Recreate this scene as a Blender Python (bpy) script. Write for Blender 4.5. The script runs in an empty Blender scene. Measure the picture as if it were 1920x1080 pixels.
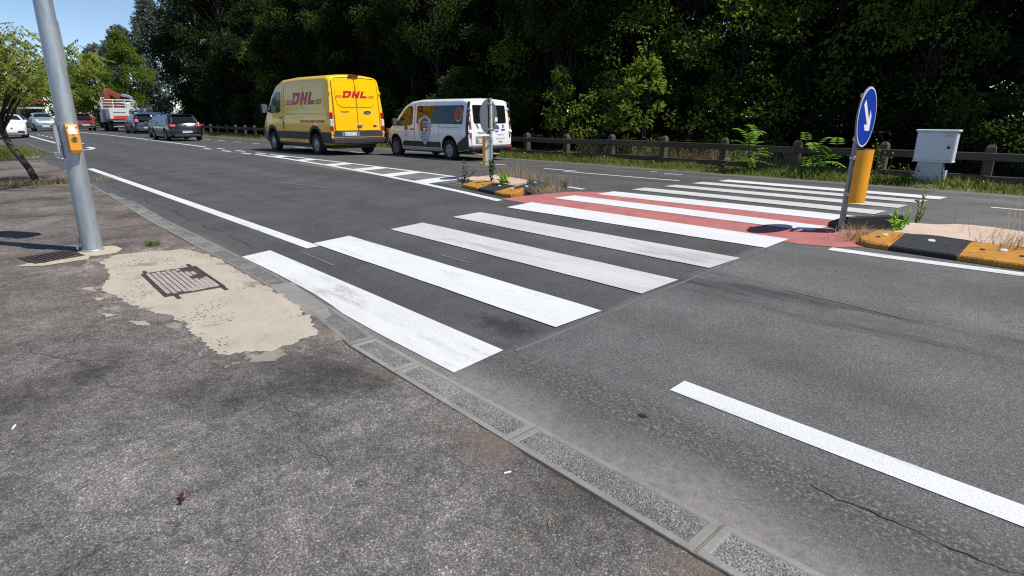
import bpy, bmesh, math, random
import numpy as np
from mathutils import Vector, Matrix
from mathutils.geometry import delaunay_2d_cdt

scene = bpy.context.scene
COL = scene.collection
R = math.radians
random.seed(7)

# ------------------------------------------------------------------ camera
cam_d = bpy.data.cameras.new('camera')
cam_d.sensor_fit = 'HORIZONTAL'
cam_d.sensor_width = 36.0
cam_d.lens = 1082.19 / 1920 * 36
cam_d.clip_start = 0.05
cam_d.clip_end = 3000
cam = bpy.data.objects.new('camera', cam_d)
COL.objects.link(cam)
YAW, PITCH, ROLL, CAMH = 0.8173, 0.2871, 0.0011, 1.4823
_f0 = Vector((-math.sin(YAW), math.cos(YAW), 0)); _r0 = Vector((math.cos(YAW), math.sin(YAW), 0)); _u0 = Vector((0, 0, 1))
_fw = _f0 * math.cos(PITCH) - _u0 * math.sin(PITCH)
_up = _u0 * math.cos(PITCH) + _f0 * math.sin(PITCH)
_rt = _r0 * math.cos(ROLL) + _up * math.sin(ROLL)
_up = -_r0 * math.sin(ROLL) + _up * math.cos(ROLL)
_m = Matrix((_rt, _up, -_fw)).transposed().to_4x4()
_m.translation = (0, 0, CAMH)
cam.matrix_world = _m
scene.camera = cam

# ------------------------------------------------------------------ sky, sun, exposure
SUN_EL, SUN_AZ = R(57), R(31)          # azimuth measured from +X (along the road) towards +Y (the wood)
world = bpy.data.worlds.new('World'); scene.world = world
world.use_nodes = True
wn = world.node_tree.nodes; wl = world.node_tree.links
sky = wn.new('ShaderNodeTexSky'); sky.sky_type = 'NISHITA'; sky.sun_disc = False
sky.sun_elevation = SUN_EL; sky.sun_rotation = R(90) - SUN_AZ
sky.altitude = 0; sky.air_density = 0.75; sky.dust_density = 0.05; sky.ozone_density = 2.6
wn['Background'].inputs['Strength'].default_value = 0.11
wl.new(sky.outputs[0], wn['Background'].inputs['Color'])
sun_d = bpy.data.lights.new('sun', 'SUN'); sun_d.energy = 4.6; sun_d.angle = R(0.53); sun_d.color = (1.0, 0.955, 0.885)
sun = bpy.data.objects.new('sun', sun_d); COL.objects.link(sun)
_sd = Vector((math.cos(SUN_EL) * math.cos(SUN_AZ), math.cos(SUN_EL) * math.sin(SUN_AZ), math.sin(SUN_EL)))
sun.rotation_euler = (-_sd).to_track_quat('-Z', 'Y').to_euler()
sun.location = _sd * 60
scene.view_settings.view_transform = 'Standard'
scene.view_settings.look = 'None'
scene.view_settings.exposure = 0.35
scene.view_settings.gamma = 1.0
scene.view_settings.use_curve_mapping = False
scene.render.engine = 'CYCLES'
cy = scene.cycles
cy.use_denoising = False
cy.max_bounces = 7; cy.diffuse_bounces = 3; cy.glossy_bounces = 3; cy.transmission_bounces = 4; cy.transparent_max_bounces = 6
cy.sample_clamp_indirect = 4.0
cy.use_adaptive_sampling = False
cy.pixel_filter_type = 'BLACKMAN_HARRIS'; cy.filter_width = 1.2

# ------------------------------------------------------------------ object helpers
def link(o, parent=None):
    COL.objects.link(o)
    if parent is not None: o.parent = parent
    return o
def tag(o, label, cat, group=None):
    o['label'] = label; o['category'] = cat
    if group: o['group'] = group
    return o
def kind(o, k, label=None):
    o['kind'] = k
    if label: o['label'] = label
    return o
def thing(name, label, cat, loc=(0, 0, 0), rz=0.0, group=None, scale=1.0):
    o = bpy.data.objects.new(name, None); o.empty_display_size = 0.2
    COL.objects.link(o); o.location = loc; o.rotation_euler = (0, 0, rz); o.scale = (scale,) * 3
    return tag(o, label, cat, group)
def mesh(name, verts, faces, mats, midx=None, smooth=False, sharp=None):
    me = bpy.data.meshes.new(name)
    me.from_pydata([tuple(v) for v in verts], [], [tuple(f) for f in faces])
    for m in (mats if isinstance(mats, (list, tuple)) else [mats]): me.materials.append(m)
    if midx is not None: me.polygons.foreach_set('material_index', midx)
    if smooth:
        me.polygons.foreach_set('use_smooth', [True] * len(me.polygons))
        if sharp: me.set_sharp_from_angle(angle=R(sharp))
    me.update()
    return me
def fast_mesh(name, V, F, mats, midx=None, smooth=False):
    """numpy arrays: V (n,3), F (m,k) all faces with k corners"""
    me = bpy.data.meshes.new(name)
    n, (m, k) = len(V), F.shape
    me.vertices.add(n); me.vertices.foreach_set('co', np.ascontiguousarray(V, dtype=np.float32).ravel())
    me.loops.add(m * k); me.loops.foreach_set('vertex_index', np.ascontiguousarray(F, dtype=np.int32).ravel())
    me.polygons.add(m)
    me.polygons.foreach_set('loop_start', np.arange(0, m * k, k, dtype=np.int32))
    for mm in (mats if isinstance(mats, (list, tuple)) else [mats]): me.materials.append(mm)
    if midx is not None: me.polygons.foreach_set('material_index', np.asarray(midx, dtype=np.int32))
    if smooth: me.polygons.foreach_set('use_smooth', np.ones(m, dtype=bool))
    me.update(calc_edges=True)
    return me
def put(name, me, parent=None, loc=(0, 0, 0), rot=(0, 0, 0), scale=None):
    o = bpy.data.objects.new(name, me); o.location = loc; o.rotation_euler = rot
    if scale is not None: o.scale = scale if hasattr(scale, '__len__') else (scale,) * 3
    return link(o, parent)
def dup(root, loc, rz=0.0, label=None, scale=None):
    r = root.copy(); COL.objects.link(r); r.location = loc; r.rotation_euler = (0, 0, rz)
    if scale is not None: r.scale = scale if hasattr(scale, '__len__') else (scale,) * 3
    if label: r['label'] = label
    for ch in root.children:
        c = ch.copy(); COL.objects.link(c); c.parent = r
        for g in ch.children:
            d = g.copy(); COL.objects.link(d); d.parent = c
    return r

class MB:
    """collects simple shapes into one mesh"""
    def __init__(s): s.v = []; s.f = []; s.mi = []
    def add(s, vs, fs, mi=0):
        b = len(s.v); s.v += [tuple(v) for v in vs]
        for f in fs: s.f.append(tuple(i + b for i in f)); s.mi.append(mi)
        return s
    def box(s, c, d, mi=0, rot=None, ch=0.0):
        """box centre c, size d, optional chamfer on all edges"""
        hx, hy, hz = d[0] / 2, d[1] / 2, d[2] / 2
        vs = []
        if ch <= 0:
            for z in (-hz, hz):
                for x, y in ((-hx, -hy), (hx, -hy), (hx, hy), (-hx, hy)): vs.append(Vector((x, y, z)))
            fs = [(3, 2, 1, 0), (4, 5, 6, 7), (0, 1, 5, 4), (1, 2, 6, 5), (2, 3, 7, 6), (3, 0, 4, 7)]
        else:
            c_ = min(ch, hx * .9, hy * .9, hz * .9)
            def ring(ix, iy): return [(-hx + ix, -hy), (hx - ix, -hy), (hx, -hy + iy), (hx, hy - iy), (hx - ix, hy), (-hx + ix, hy), (-hx, hy - iy), (-hx, -hy + iy)]
            r1 = ring(c_, c_)
            r0 = [(x * (1 - c_ / hx), y * (1 - c_ / hy)) for x, y in r1]
            for z, r in ((-hz, r0), (-hz + c_, r1), (hz - c_, r1), (hz, r0)):
                for x, y in r: vs.append(Vector((x, y, z)))
            fs = [tuple(range(7, -1, -1)), tuple(range(24, 32))]
            for k in range(3):
                for i in range(8):
                    j = (i + 1) % 8; fs.append((k * 8 + i, k * 8 + j, k * 8 + 8 + j, k * 8 + 8 + i))
        if rot is not None: vs = [rot @ v for v in vs]
        cc = Vector(c)
        return s.add([v + cc for v in vs], fs, mi)
    def tube(s, path, radii, n=8, mi=0, cap=True):
        P = [Vector(p) for p in path]
        if not hasattr(radii, '__len__'): radii = [radii] * len(P)
        vs = []; fs = []
        t0 = (P[1] - P[0]).normalized()
        a = t0.orthogonal().normalized()
        for i, p in enumerate(P):
            t = (P[min(i + 1, len(P) - 1)] - P[max(i - 1, 0)]).normalized()
            a = (a - t * a.dot(t)).normalized(); b = t.cross(a)
            for k in range(n):
                q = 2 * math.pi * k / n
                vs.append(p + (a * math.cos(q) + b * math.sin(q)) * radii[i])
        for i in range(len(P) - 1):
            for k in range(n):
                j = (k + 1) % n; fs.append((i * n + k, i * n + j, i * n + n + j, i * n + n + k))
        if cap:
            fs.append(tuple(range(n - 1, -1, -1))); fs.append(tuple(range((len(P) - 1) * n, len(P) * n)))
        return s.add(vs, fs, mi)
    def lathe(s, prof, n=24, mi=0, axis='z', closed=False, M=None):
        """prof: (radius, height) list revolved about the axis"""
        vs = []; fs = []
        for r, h in prof:
            for k in range(n):
                q = 2 * math.pi * k / n; c, d = r * math.cos(q), r * math.sin(q)
                vs.append(Vector({'z': (c, d, h), 'y': (d, h, c), 'x': (h, c, d)}[axis]))
        m = len(prof)
        for i in range(m if closed else m - 1):
            i2 = (i + 1) % m
            for k in range(n):
                j = (k + 1) % n; fs.append((i * n + k, i * n + j, i2 * n + j, i2 * n + k))
        if not closed:
            if prof[0][0] > 1e-5: fs.append(tuple(range(n - 1, -1, -1)))
            if prof[-1][0] > 1e-5: fs.append(tuple(range((m - 1) * n, m * n)))
        if M is not None: vs = [M @ v for v in vs]
        return s.add(vs, fs, mi)
    def prism(s, poly, z0, z1, mi=0, M=None):
        n = len(poly); vs = [Vector((x, y, z0)) for x, y in poly] + [Vector((x, y, z1)) for x, y in poly]
        fs = [tuple(range(n - 1, -1, -1)), tuple(range(n, 2 * n))] + [(i, (i + 1) % n, n + (i + 1) % n, n + i) for i in range(n)]
        if M is not None: vs = [M @ v for v in vs]
        return s.add(vs, fs, mi)
    def me(s, name, mats, smooth=False, sharp=None):
        return mesh(name, s.v, s.f, mats, s.mi, smooth, sharp)
    def build(s, name, mats, parent=None, smooth=False, sharp=None, **k):
        return put(name, s.me(name, mats, smooth, sharp), parent, **k)

def tess(loops, step=None):
    """triangulate a 2D polygon (first loop outer, further loops holes), optional interior grid"""
    vs = []; es = []
    for lp in loops:
        b = len(vs); n = len(lp); pts = []
        vs += [Vector(p) for p in lp]; es += [(b + i, b + (i + 1) % n) for i in range(n)]
    if step:
        vs2 = []; es2 = []
        for a, b in es:
            pa, pb = vs[a], vs[b]; k = max(1, int((pb - pa).length / step)); vs2.append((pa, pb, k))
        vs = []; es = []
        i = 0
        for lp in loops:
            b0 = len(vs)
            for _ in lp:
                pa, pb, k = vs2[i]; i += 1
                for q in range(k): vs.append(pa.lerp(pb, q / k))
            m = len(vs) - b0; es += [(b0 + q, b0 + (q + 1) % m) for q in range(m)]
        xs = [v.x for v in vs]; ys = [v.y for v in vs]
        x = min(xs) + step * .5
        while x < max(xs):
            y = min(ys) + step * .5
            while y < max(ys):
                vs.append(Vector((x + random.uniform(-.1, .1) * step, y + random.uniform(-.1, .1) * step))); y += step
            x += step
    r = delaunay_2d_cdt(vs, es, [], 2, 1e-6)
    tr = r[2]
    if len(loops) > 1:
        def inside(p, lp):
            w = False
            for i in range(len(lp)):
                (x0, y0), (x1, y1) = lp[i - 1], lp[i]
                if (y0 > p.y) != (y1 > p.y) and p.x < (x1 - x0) * (p.y - y0) / (y1 - y0) + x0: w = not w
            return w
        tr = [t for t in tr if not any(inside((r[0][t[0]] + r[0][t[1]] + r[0][t[2]]) / 3, lp) for lp in loops[1:])]
    return r[0], tr
def panel(name, loops, fn, mat, parent, step=.12, skirt=0.01, smooth=True):
    """a thin skin laid on a surface: fn(u, v, off) -> point; the rim drops inwards by skirt"""
    v2, tr = tess(loops, step)
    vs = [fn(v.x, v.y, 0.0) for v in v2]; fs = [tuple(t) for t in tr]
    if skirt:
        cnt = {}
        for t in fs:
            for i in range(3):
                e = (t[i], t[(i + 1) % 3]); k = (min(e), max(e)); cnt.setdefault(k, []).append(e)
        low = {}
        for k, e in cnt.items():
            if len(e) == 1:
                a, b = e[0]
                for q in (a, b):
                    if q not in low: low[q] = len(vs); vs.append(fn(v2[q].x, v2[q].y, -skirt))
                fs.append((b, a, low[a], low[b]))
    return put(name, mesh(name, vs, fs, mat, None, smooth, 40), parent)
_dg = None
def text2d(body, size, shear=0.0, bold=0.0, spacing=1.0):
    """outline of a word as triangles in 2D, centred on the origin"""
    cu = bpy.data.curves.new('t', 'FONT'); cu.body = body; cu.size = size; cu.shear = shear; cu.offset = bold
    cu.space_character = spacing; cu.resolution_u = 2; cu.align_x = 'CENTER'; cu.align_y = 'CENTER'
    o = bpy.data.objects.new('t', cu); COL.objects.link(o)
    dg = bpy.context.evaluated_depsgraph_get(); dg.update()
    me = bpy.data.meshes.new_from_object(o.evaluated_get(dg))
    V = [(v.co.x, v.co.y) for v in me.vertices]; F = [tuple(p.vertices) for p in me.polygons]
    bpy.data.objects.remove(o); bpy.data.curves.remove(cu); bpy.data.meshes.remove(me)
    return V, F
def lay(name, VF, fn, mat, parent, u0=0, v0=0, flip=1):
    V, F = VF
    return put(name, mesh(name, [fn(u0 + flip * u, v0 + v, 0.0) for u, v in V], F, mat), parent)

# ------------------------------------------------------------------ material helpers
class NB:
    def __init__(s, name):
        s.m = bpy.data.materials.new(name); s.m.use_nodes = True
        s.t = s.m.node_tree; s.b = s.t.nodes['Principled BSDF']; s.out = s.t.nodes['Material Output']
        s._p = None; s._o = None
    def n(s, typ, **props):
        nd = s.t.nodes.new(typ)
        for k, v in props.items(): setattr(nd, k, v)
        return nd
    def set(s, sock, v):
        if v is None: return
        if hasattr(v, 'is_linked') or isinstance(v, bpy.types.NodeSocket): s.t.links.new(v, sock)
        else:
            if isinstance(v, (tuple, list)) and len(v) == 3 and sock.type == 'RGBA': v = (*v, 1)
            sock.default_value = v
    def pos(s):
        if s._p is None: s._p = s.n('ShaderNodeNewGeometry').outputs['Position']
        return s._p
    def obj(s):
        if s._o is None: s._o = s.n('ShaderNodeTexCoord').outputs['Object']
        return s._o
    def map(s, vec, scale=(1, 1, 1), rot=(0, 0, 0), loc=(0, 0, 0)):
        nd = s.n('ShaderNodeMapping'); s.set(nd.inputs['Vector'], vec)
        nd.inputs['Scale'].default_value = scale; nd.inputs['Rotation'].default_value = rot; nd.inputs['Location'].default_value = loc
        return nd.outputs[0]
    def noise(s, scale, detail=4, rough=.55, vec=None, dist=0.0, col=False):
        nd = s.n('ShaderNodeTexNoise'); s.set(nd.inputs['Vector'], vec if vec is not None else s.pos())
        nd.inputs['Scale'].default_value = scale; nd.inputs['Detail'].default_value = detail
        nd.inputs['Roughness'].default_value = rough; nd.inputs['Distortion'].default_value = dist
        return nd.outputs['Color' if col else 'Fac']
    def vor(s, scale, feat='F1', out='Distance', vec=None, rand=1.0):
        nd = s.n('ShaderNodeTexVoronoi', feature=feat); s.set(nd.inputs['Vector'], vec if vec is not None else s.pos())
        nd.inputs['Scale'].default_value = scale; nd.inputs['Randomness'].default_value = rand
        return nd.outputs[out]
    def ramp(s, fac, stops, interp='LINEAR'):
        nd = s.n('ShaderNodeValToRGB'); s.set(nd.inputs[0], fac); e = nd.color_ramp; e.interpolation = interp
        while len(e.elements) < len(stops): e.elements.new(0.5)
        for el, (p, c) in zip(e.elements, stops):
            el.position = p; el.color = (*c, 1) if hasattr(c, '__len__') else (c, c, c, 1)
        return nd.outputs[0]
    def mix(s, fac, a, b, mode='MIX'):
        nd = s.n('ShaderNodeMix', data_type='RGBA', blend_type=mode)
        s.set(nd.inputs[0], fac); s.set(nd.inputs[6], a); s.set(nd.inputs[7], b)
        return nd.outputs[2]
    def math(s, op, a, b=None, c=None, clamp=False):
        nd = s.n('ShaderNodeMath', operation=op, use_clamp=clamp); s.set(nd.inputs[0], a)
        if b is not None: s.set(nd.inputs[1], b)
        if c is not None: s.set(nd.inputs[2], c)
        return nd.outputs[0]
    def smooth(s, v, a, b):
        nd = s.n('ShaderNodeMapRange', interpolation_type='SMOOTHSTEP'); s.set(nd.inputs[0], v)
        nd.inputs[1].default_value = a; nd.inputs[2].default_value = b; return nd.outputs[0]
    def sep(s, v):
        nd = s.n('ShaderNodeSeparateXYZ'); s.set(nd.inputs[0], v); return nd.outputs
    def bump(s, h, strength=.3, dist=.01, normal=None):
        nd = s.n('ShaderNodeBump'); nd.inputs['Strength'].default_value = strength; nd.inputs['Distance'].default_value = dist
        s.set(nd.inputs['Height'], h)
        if normal is not None: s.set(nd.inputs['Normal'], normal)
        return nd.outputs[0]
    def fin(s, col=None, rough=None, normal=None, metal=None, spec=None, coat=None):
        b = s.b.inputs
        if col is not None: s.set(b['Base Color'], col)
        if rough is not None: s.set(b['Roughness'], rough)
        if normal is not None: s.set(b['Normal'], normal)
        if metal is not None: s.set(b['Metallic'], metal)
        if spec is not None: s.set(b['Specular IOR Level'], spec)
        if coat is not None: b['Coat Weight'].default_value = coat; b['Coat Roughness'].default_value = .05
        return s.m
def plain(name, col, rough=.5, metal=0.0, var=.12, scale=6.0, bump=0.0, coat=None, spec=None):
    """a colour with a little uneven tone so that no surface is perfectly flat"""
    k = NB(name); f = k.noise(scale, 5, .6, k.obj())
    c = k.mix(k.ramp(f, [(.3, 0.0), (.7, 1.0)]), tuple(x * (1 - var) for x in col), tuple(min(1, x * (1 + var)) for x in col))
    nrm = k.bump(k.noise(scale * 12, 3, .6, k.obj()), bump, .01) if bump else None
    return k.fin(c, rough, nrm, metal, spec, coat)

# ------------------------------------------------------------------ ground profile (measured cross-section of the road)
Y0, YM, S1, S2 = 1.881, 7.631, 0.0458, 0.0226
def zr(y):
    """height of the carriageway: falls to the gutter at the near kerb, crowned at the median"""
    a = S1 * (y - Y0); b = S1 * (YM - Y0) - S2 * (y - YM)
    z = min(a, b) - 0.02 * math.exp(-((y - YM) / .5) ** 2)
    return z - 0.02 * max(0.0, min(1.0, (2.5 - y) / .6))
def yw(x): return float(np.interp(x, [-60, -18, -14, -9.9, -5.6, -4.03, -3.45, -1.8, -.8, 3], [2.12, 2.12, 2.02, 1.89, 1.86, 1.765, 1.69, 1.65, 1.632, 1.62]))
def yr(x): return yw(x) + float(np.interp(x, [-18, -6, -4, -2, 0], [.24, .21, .2, .215, .24]))

# ------------------------------------------------------------------ ground materials
def asphalt_road():
    k = NB('asphalt_road'); P = k.pos(); X, Y, Z = k.sep(P)
    cell = k.math('ADD', k.math('MULTIPLY', k.sep(k.vor(230, 'F1', 'Color'))[0], .72), k.math('MULTIPLY', k.noise(95, 3, .7), .36))
    stone = k.ramp(cell, [(.1, (.036, .036, .036)), (.5, (.058, .058, .0575)), (.8, (.080, .080, .079)), (1, (.16, .158, .15))])
    coarse = k.ramp(cell, [(.1, (.042, .042, .042)), (.48, (.094, .094, .093)), (.8, (.145, .145, .142)), (1, (.33, .325, .315))])
    edge = k.math('ADD', X, k.math('MULTIPLY', k.noise(9, 2), .05))
    right = k.smooth(edge, -2.60, -2.5)
    c = k.mix(k.math('MULTIPLY', right, .75), stone, coarse)
    mott = k.ramp(k.noise(1.4, 7, .62), [(.25, .72), (.75, 1.28)])
    c = k.mix(1.0, c, mott, 'MULTIPLY')
    lanes = k.ramp(k.noise(1.0, 5, .55, k.map(P, (.045, 1.25, 1))), [(.3, .80), (.7, 1.18)])
    c = k.mix(1.0, c, lanes, 'MULTIPLY')
    # tyre-blackened band where the traffic runs over the crossing
    band = k.math('MULTIPLY', k.smooth(k.math('ABSOLUTE', k.math('SUBTRACT', Y, k.math('ADD', 4.35, k.math('MULTIPLY', k.noise(.5, 2), .25)))), .42, .08), k.smooth(k.noise(2.2, 5, .6, k.map(P, (.3, 2.0, 1))), .42, .62))
    c = k.mix(k.math('MULTIPLY', k.math('MULTIPLY', band, right), .8), c, (.026, .026, .027))
    # oil stain near the second stripe
    d = k.math('POWER', k.math('ADD', k.math('POWER', k.math('MULTIPLY', k.math('ADD', X, 2.93), 1.7), 2), k.math('POWER', k.math('MULTIPLY', k.math('SUBTRACT', Y, 2.66), 3.4), 2)), .5)
    oil = k.smooth(k.math('ADD', d, k.math('MULTIPLY', k.noise(9, 4, .6), 1.3)), 1.35, .75)
    c = k.mix(k.math('MULTIPLY', oil, .75), c, (.016, .016, .017))
    # wandering crack and patched edge beside the gutter
    cy_ = k.math('ADD', 2.13, k.math('MULTIPLY', k.noise(.9, 6, .6, k.map(P, (1, 0, 0))), .42))
    crack = k.math('MULTIPLY', k.smooth(k.math('ABSOLUTE', k.math('SUBTRACT', Y, cy_)), .011, .003), k.math('MULTIPLY', k.smooth(k.noise(1.7, 2), .38, .52), k.math('ADD', k.math('MULTIPLY', k.smooth(X, -5.5, -7.0), .75), .18)))
    inner = k.math('MULTIPLY', k.smooth(k.math('SUBTRACT', cy_, Y), -.03, .03), .36)
    c = k.mix(inner, c, k.mix(k.ramp(k.noise(60, 3, .7), [(.35, 0), (.65, 1)]), (.03, .03, .03), (.135, .132, .125)))
    # pale dust swept to the kerb and to the verge
    g = k.math('SUBTRACT', Y, k.math('MULTIPLY', k.noise(1.1, 6, .62), .55))
    dust = k.math('MULTIPLY', k.smooth(g, 1.92, 1.62), k.ramp(k.noise(26, 4, .7), [(.3, .35), (.7, 1.0)]))
    c = k.mix(k.math('MULTIPLY', dust, .7), c, (.26, .243, .22))
    sp = k.math('MULTIPLY', k.smooth(k.vor(48), .17, .10), k.math('GREATER_THAN', k.sep(k.vor(48, 'F1', 'Color'))[1], .90))
    c = k.mix(k.math('MULTIPLY', sp, .7), c, (.42, .41, .39))
    old = k.math('MULTIPLY', k.math('MULTIPLY', k.smooth(Y, 2.14, 2.24), k.smooth(k.math('ADD', Y, k.math('MULTIPLY', k.noise(2.5, 4), .12)), 2.60, 2.46)), k.smooth(X, -2.7, -2.5))
    c = k.mix(k.math('MULTIPLY', old, .7), c, k.ramp(k.noise(70, 3, .75), [(.36, (.028, .028, .028)), (.55, (.085, .084, .082)), (.68, (.26, .255, .245))]))
    c = k.mix(k.math('MULTIPLY', k.smooth(k.math('ADD', Y, k.math('MULTIPLY', k.noise(1.5, 5), .5)), 13.7, 14.1), .6), c, (.15, .13, .105))
    # dust held in the painted-out corner before the island
    isl = k.math('MULTIPLY', k.smooth(k.math('ABSOLUTE', k.math('SUBTRACT', Y, 7.35)), .55, .3), k.math('MULTIPLY', k.smooth(X, -20.5, -13), k.smooth(X, -8.4, -8.8)))
    c = k.mix(k.math('MULTIPLY', isl, k.ramp(k.noise(3.1, 5, .6), [(.3, .25), (.7, .95)])), c, (.19, .182, .17))
    c = k.mix(crack, c, (.008, .008, .008))
    hb = k.math('ADD', k.math('MULTIPLY', k.vor(230), .5), k.math('MULTIPLY', k.noise(60, 4, .7), .8))
    n = k.bump(hb, .42, .005)
    n = k.bump(k.noise(2.2, 3), .12, .05, n)
    return k.fin(c, k.ramp(k.noise(5, 4), [(.3, .72), (.7, .92)]), n, spec=.35)
def asphalt_walk(wash=None, name='asphalt_walk'):
    k = NB(name); P = k.pos(); X, Y, Z = k.sep(P)
    cell = k.math('ADD', k.math('MULTIPLY', k.sep(k.vor(190, 'F1', 'Color'))[0], .70), k.math('MULTIPLY', k.noise(80, 3, .7), .40))
    c = k.ramp(cell, [(.1, (.048, .046, .044)), (.46, (.092, .088, .085)), (.76, (.145, .138, .133)), (1, (.34, .325, .31))])
    sp = k.math('MULTIPLY', k.smooth(k.vor(42), .20, .12), k.math('GREATER_THAN', k.sep(k.vor(42, 'F1', 'Color'))[1], .88))
    c = k.mix(k.math('MULTIPLY', sp, .7), c, (.50, .47, .44))
    big = k.ramp(k.noise(.85, 7, .62, None, .4), [(.36, .45), (.46, .82), (.58, 1.1), (.70, 1.6)])
    c = k.mix(1.0, c, big, 'MULTIPLY')
    c = k.mix(1.0, c, k.ramp(k.noise(5.5, 6, .65), [(.3, .74), (.7, 1.26)]), 'MULTIPLY')
    brown = k.math('MULTIPLY', k.smooth(k.math('ADD', X, k.math('MULTIPLY', k.noise(.8, 4), 3.0)), -1.0, -4.5), .5)
    c = k.mix(brown, c, k.mix(1.0, c, (1.20, 1.01, .94), 'MULTIPLY'))
    c = k.mix(1.0, c, k.ramp(k.noise(17, 4, .65), [(.32, .72), (.5, 1.0), (.68, 1.25)]), 'MULTIPLY')
    c = k.mix(1.0, c, (1.02, 1.0, .975), 'MULTIPLY')
    # brown dirt lying along the back of the kerb
    dirt = k.math('MULTIPLY', k.smooth(Y, 1.36, 1.62), k.smooth(k.noise(2.3, 5, .6), .46, .62))
    c = k.mix(k.math('MULTIPLY', dirt, .6), c, (.145, .105, .078))
    # bands where older surfacing shows, and hairline cracks
    bands = k.smooth(k.noise(1.0, 5, .6, k.map(P, (1.6, .28, 1), (0, 0, .35))), .52, .66)
    c = k.mix(k.math('MULTIPLY', bands, .45), c, k.mix(1.0, c, (.55, .55, .57), 'MULTIPLY'))
    wv = k.n('ShaderNodeMix', data_type='VECTOR'); wv.inputs[0].default_value = .22
    k.set(wv.inputs[4], P); k.set(wv.inputs[5], k.noise(1.6, 5, .65, col=True))
    cr = k.math('MULTIPLY', k.smooth(k.vor(.95, 'DISTANCE_TO_EDGE', 'Distance', wv.outputs[1]), .0045, .0012), k.smooth(k.noise(1.1, 3), .45, .6))
    c = k.mix(k.math('MULTIPLY', cr, .5), c, (.012, .011, .010))
    if wash is not None:
        wm = k.smooth(k.math('ADD', k.noise(3.0, 8, .7), k.math('MULTIPLY', k.noise(28, 4, .7), .3)), .66, .74)
        c = k.mix(k.math('MULTIPLY', wm, .75), c, wash)
    h = k.math('ADD', k.math('MULTIPLY', k.vor(190), .8), k.math('MULTIPLY', k.noise(50, 5, .7), .9))
    n = k.bump(h, .55, .006); n = k.bump(k.noise(1.6, 4), .25, .05, n)
    return k.fin(c, .88, n, spec=.3)
def concrete(name, a, b, worn=True, sc=1.0, pits=True):
    k = NB(name); P = k.pos()
    c = k.mix(k.ramp(k.noise(3.2 * sc, 7, .65), [(.3, 0), (.7, 1)]), a, b)
    c = k.mix(1.0, c, k.ramp(k.noise(60, 4, .7), [(.3, .86), (.7, 1.12)]), 'MULTIPLY')
    h = k.noise(70, 5, .7)
    if pits:
        pm = k.math('MULTIPLY', k.smooth(k.vor(30, 'F1', 'Distance'), .34, .22), k.smooth(k.noise(1.8, 4, .6), .50, .60))
        c = k.mix(pm, c, (.055, .05, .046)); h = k.math('SUBTRACT', h, pm)
    if worn:
        wm = k.smooth(k.noise(2.0, 8, .68), .60, .66)
        c = k.mix(k.math('MULTIPLY', wm, .8), c, tuple(x * .42 for x in a))
    c = k.mix(1.0, c, k.ramp(k.n('ShaderNodeObjectInfo').outputs['Random'], [(0, .84), (1, 1.10)]), 'MULTIPLY')
    return k.fin(c, .9, k.bump(h, .35, .006), spec=.25)
def paint(name, col, wear, dirt=.25, fine=60):
    k = NB(name); P = k.pos()
    lost = k.math('MULTIPLY', k.smooth(k.noise(3.0, 9, .72), .78 - wear, .84 - wear * .6), k.smooth(k.noise(fine, 3, .6), .30, .55))
    specks = k.math('MAXIMUM', k.smooth(k.vor(75), .10 + wear * .18, .05), k.math('MULTIPLY', k.smooth(k.noise(2.4, 7, .7, k.map(P, (.35, 2.2, 1))), .60 - wear * .5, .80), .8))
    c = k.mix(k.math('MULTIPLY', k.ramp(k.noise(1.6, 6, .65, k.map(P, (.4, 1.6, 1))), [(.35, 0), (.75, 1)]), dirt), col, tuple(x * .55 for x in col))
    c = k.mix(1.0, c, k.ramp(k.noise(120, 2, .7), [(.32, .80), (.6, 1.03)]), 'MULTIPLY')
    Yk = k.sep(P)[1]
    smk = k.math('MULTIPLY', k.smooth(k.noise(1.5, 6, .68, k.map(P, (.55, 2.6, 1), (0, 0, .06))), .53, .68), k.smooth(k.noise(55, 3, .7), .34, .60))
    c = k.mix(k.math('MULTIPLY', smk, min(.85, .18 + wear * 3.2)), c, (.20, .195, .185))
    c = k.mix(k.math('MAXIMUM', lost, k.math('MULTIPLY', specks, .6)), c, (.06, .06, .058))
    h = k.math('ADD', k.vor(150), k.math('MULTIPLY', k.noise(45, 4), .7))
    return k.fin(c, .72, k.bump(h, .35, .005), spec=.4)
def red_paint():
    k = NB('red_surfacing')
    c = k.mix(k.ramp(k.noise(4, 6, .65), [(.3, 0), (.7, 1)]), (.31, .098, .093), (.41, .155, .147))
    c = k.mix(k.smooth(k.noise(9, 7, .7), .58, .70), c, (.17, .095, .09))
    c = k.mix(k.math('MULTIPLY', k.smooth(k.vor(120), .16, .08), .5), c, (.07, .05, .05))
    return k.fin(c, .8, k.bump(k.noise(70, 5, .7), .5, .006), spec=.3)
def soil():
    k = NB('soil')
    c = k.mix(k.ramp(k.noise(.9, 8, .65), [(.35, 0), (.65, 1)]), (.035, .030, .018), (.045, .06, .018))
    c = k.mix(k.smooth(k.noise(7, 6, .7), .55, .7), c, (.09, .072, .045))
    return k.fin(c, .95, k.bump(k.noise(18, 6, .7), .8, .05))
def litter_floor():
    k = NB('leaf_litter')
    c = k.mix(k.ramp(k.noise(2.2, 8, .65), [(.35, 0), (.65, 1)]), (.012, .010, .007), (.030, .024, .014))
    return k.fin(c, .95, k.bump(k.noise(14, 6, .7), .8, .05))
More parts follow.
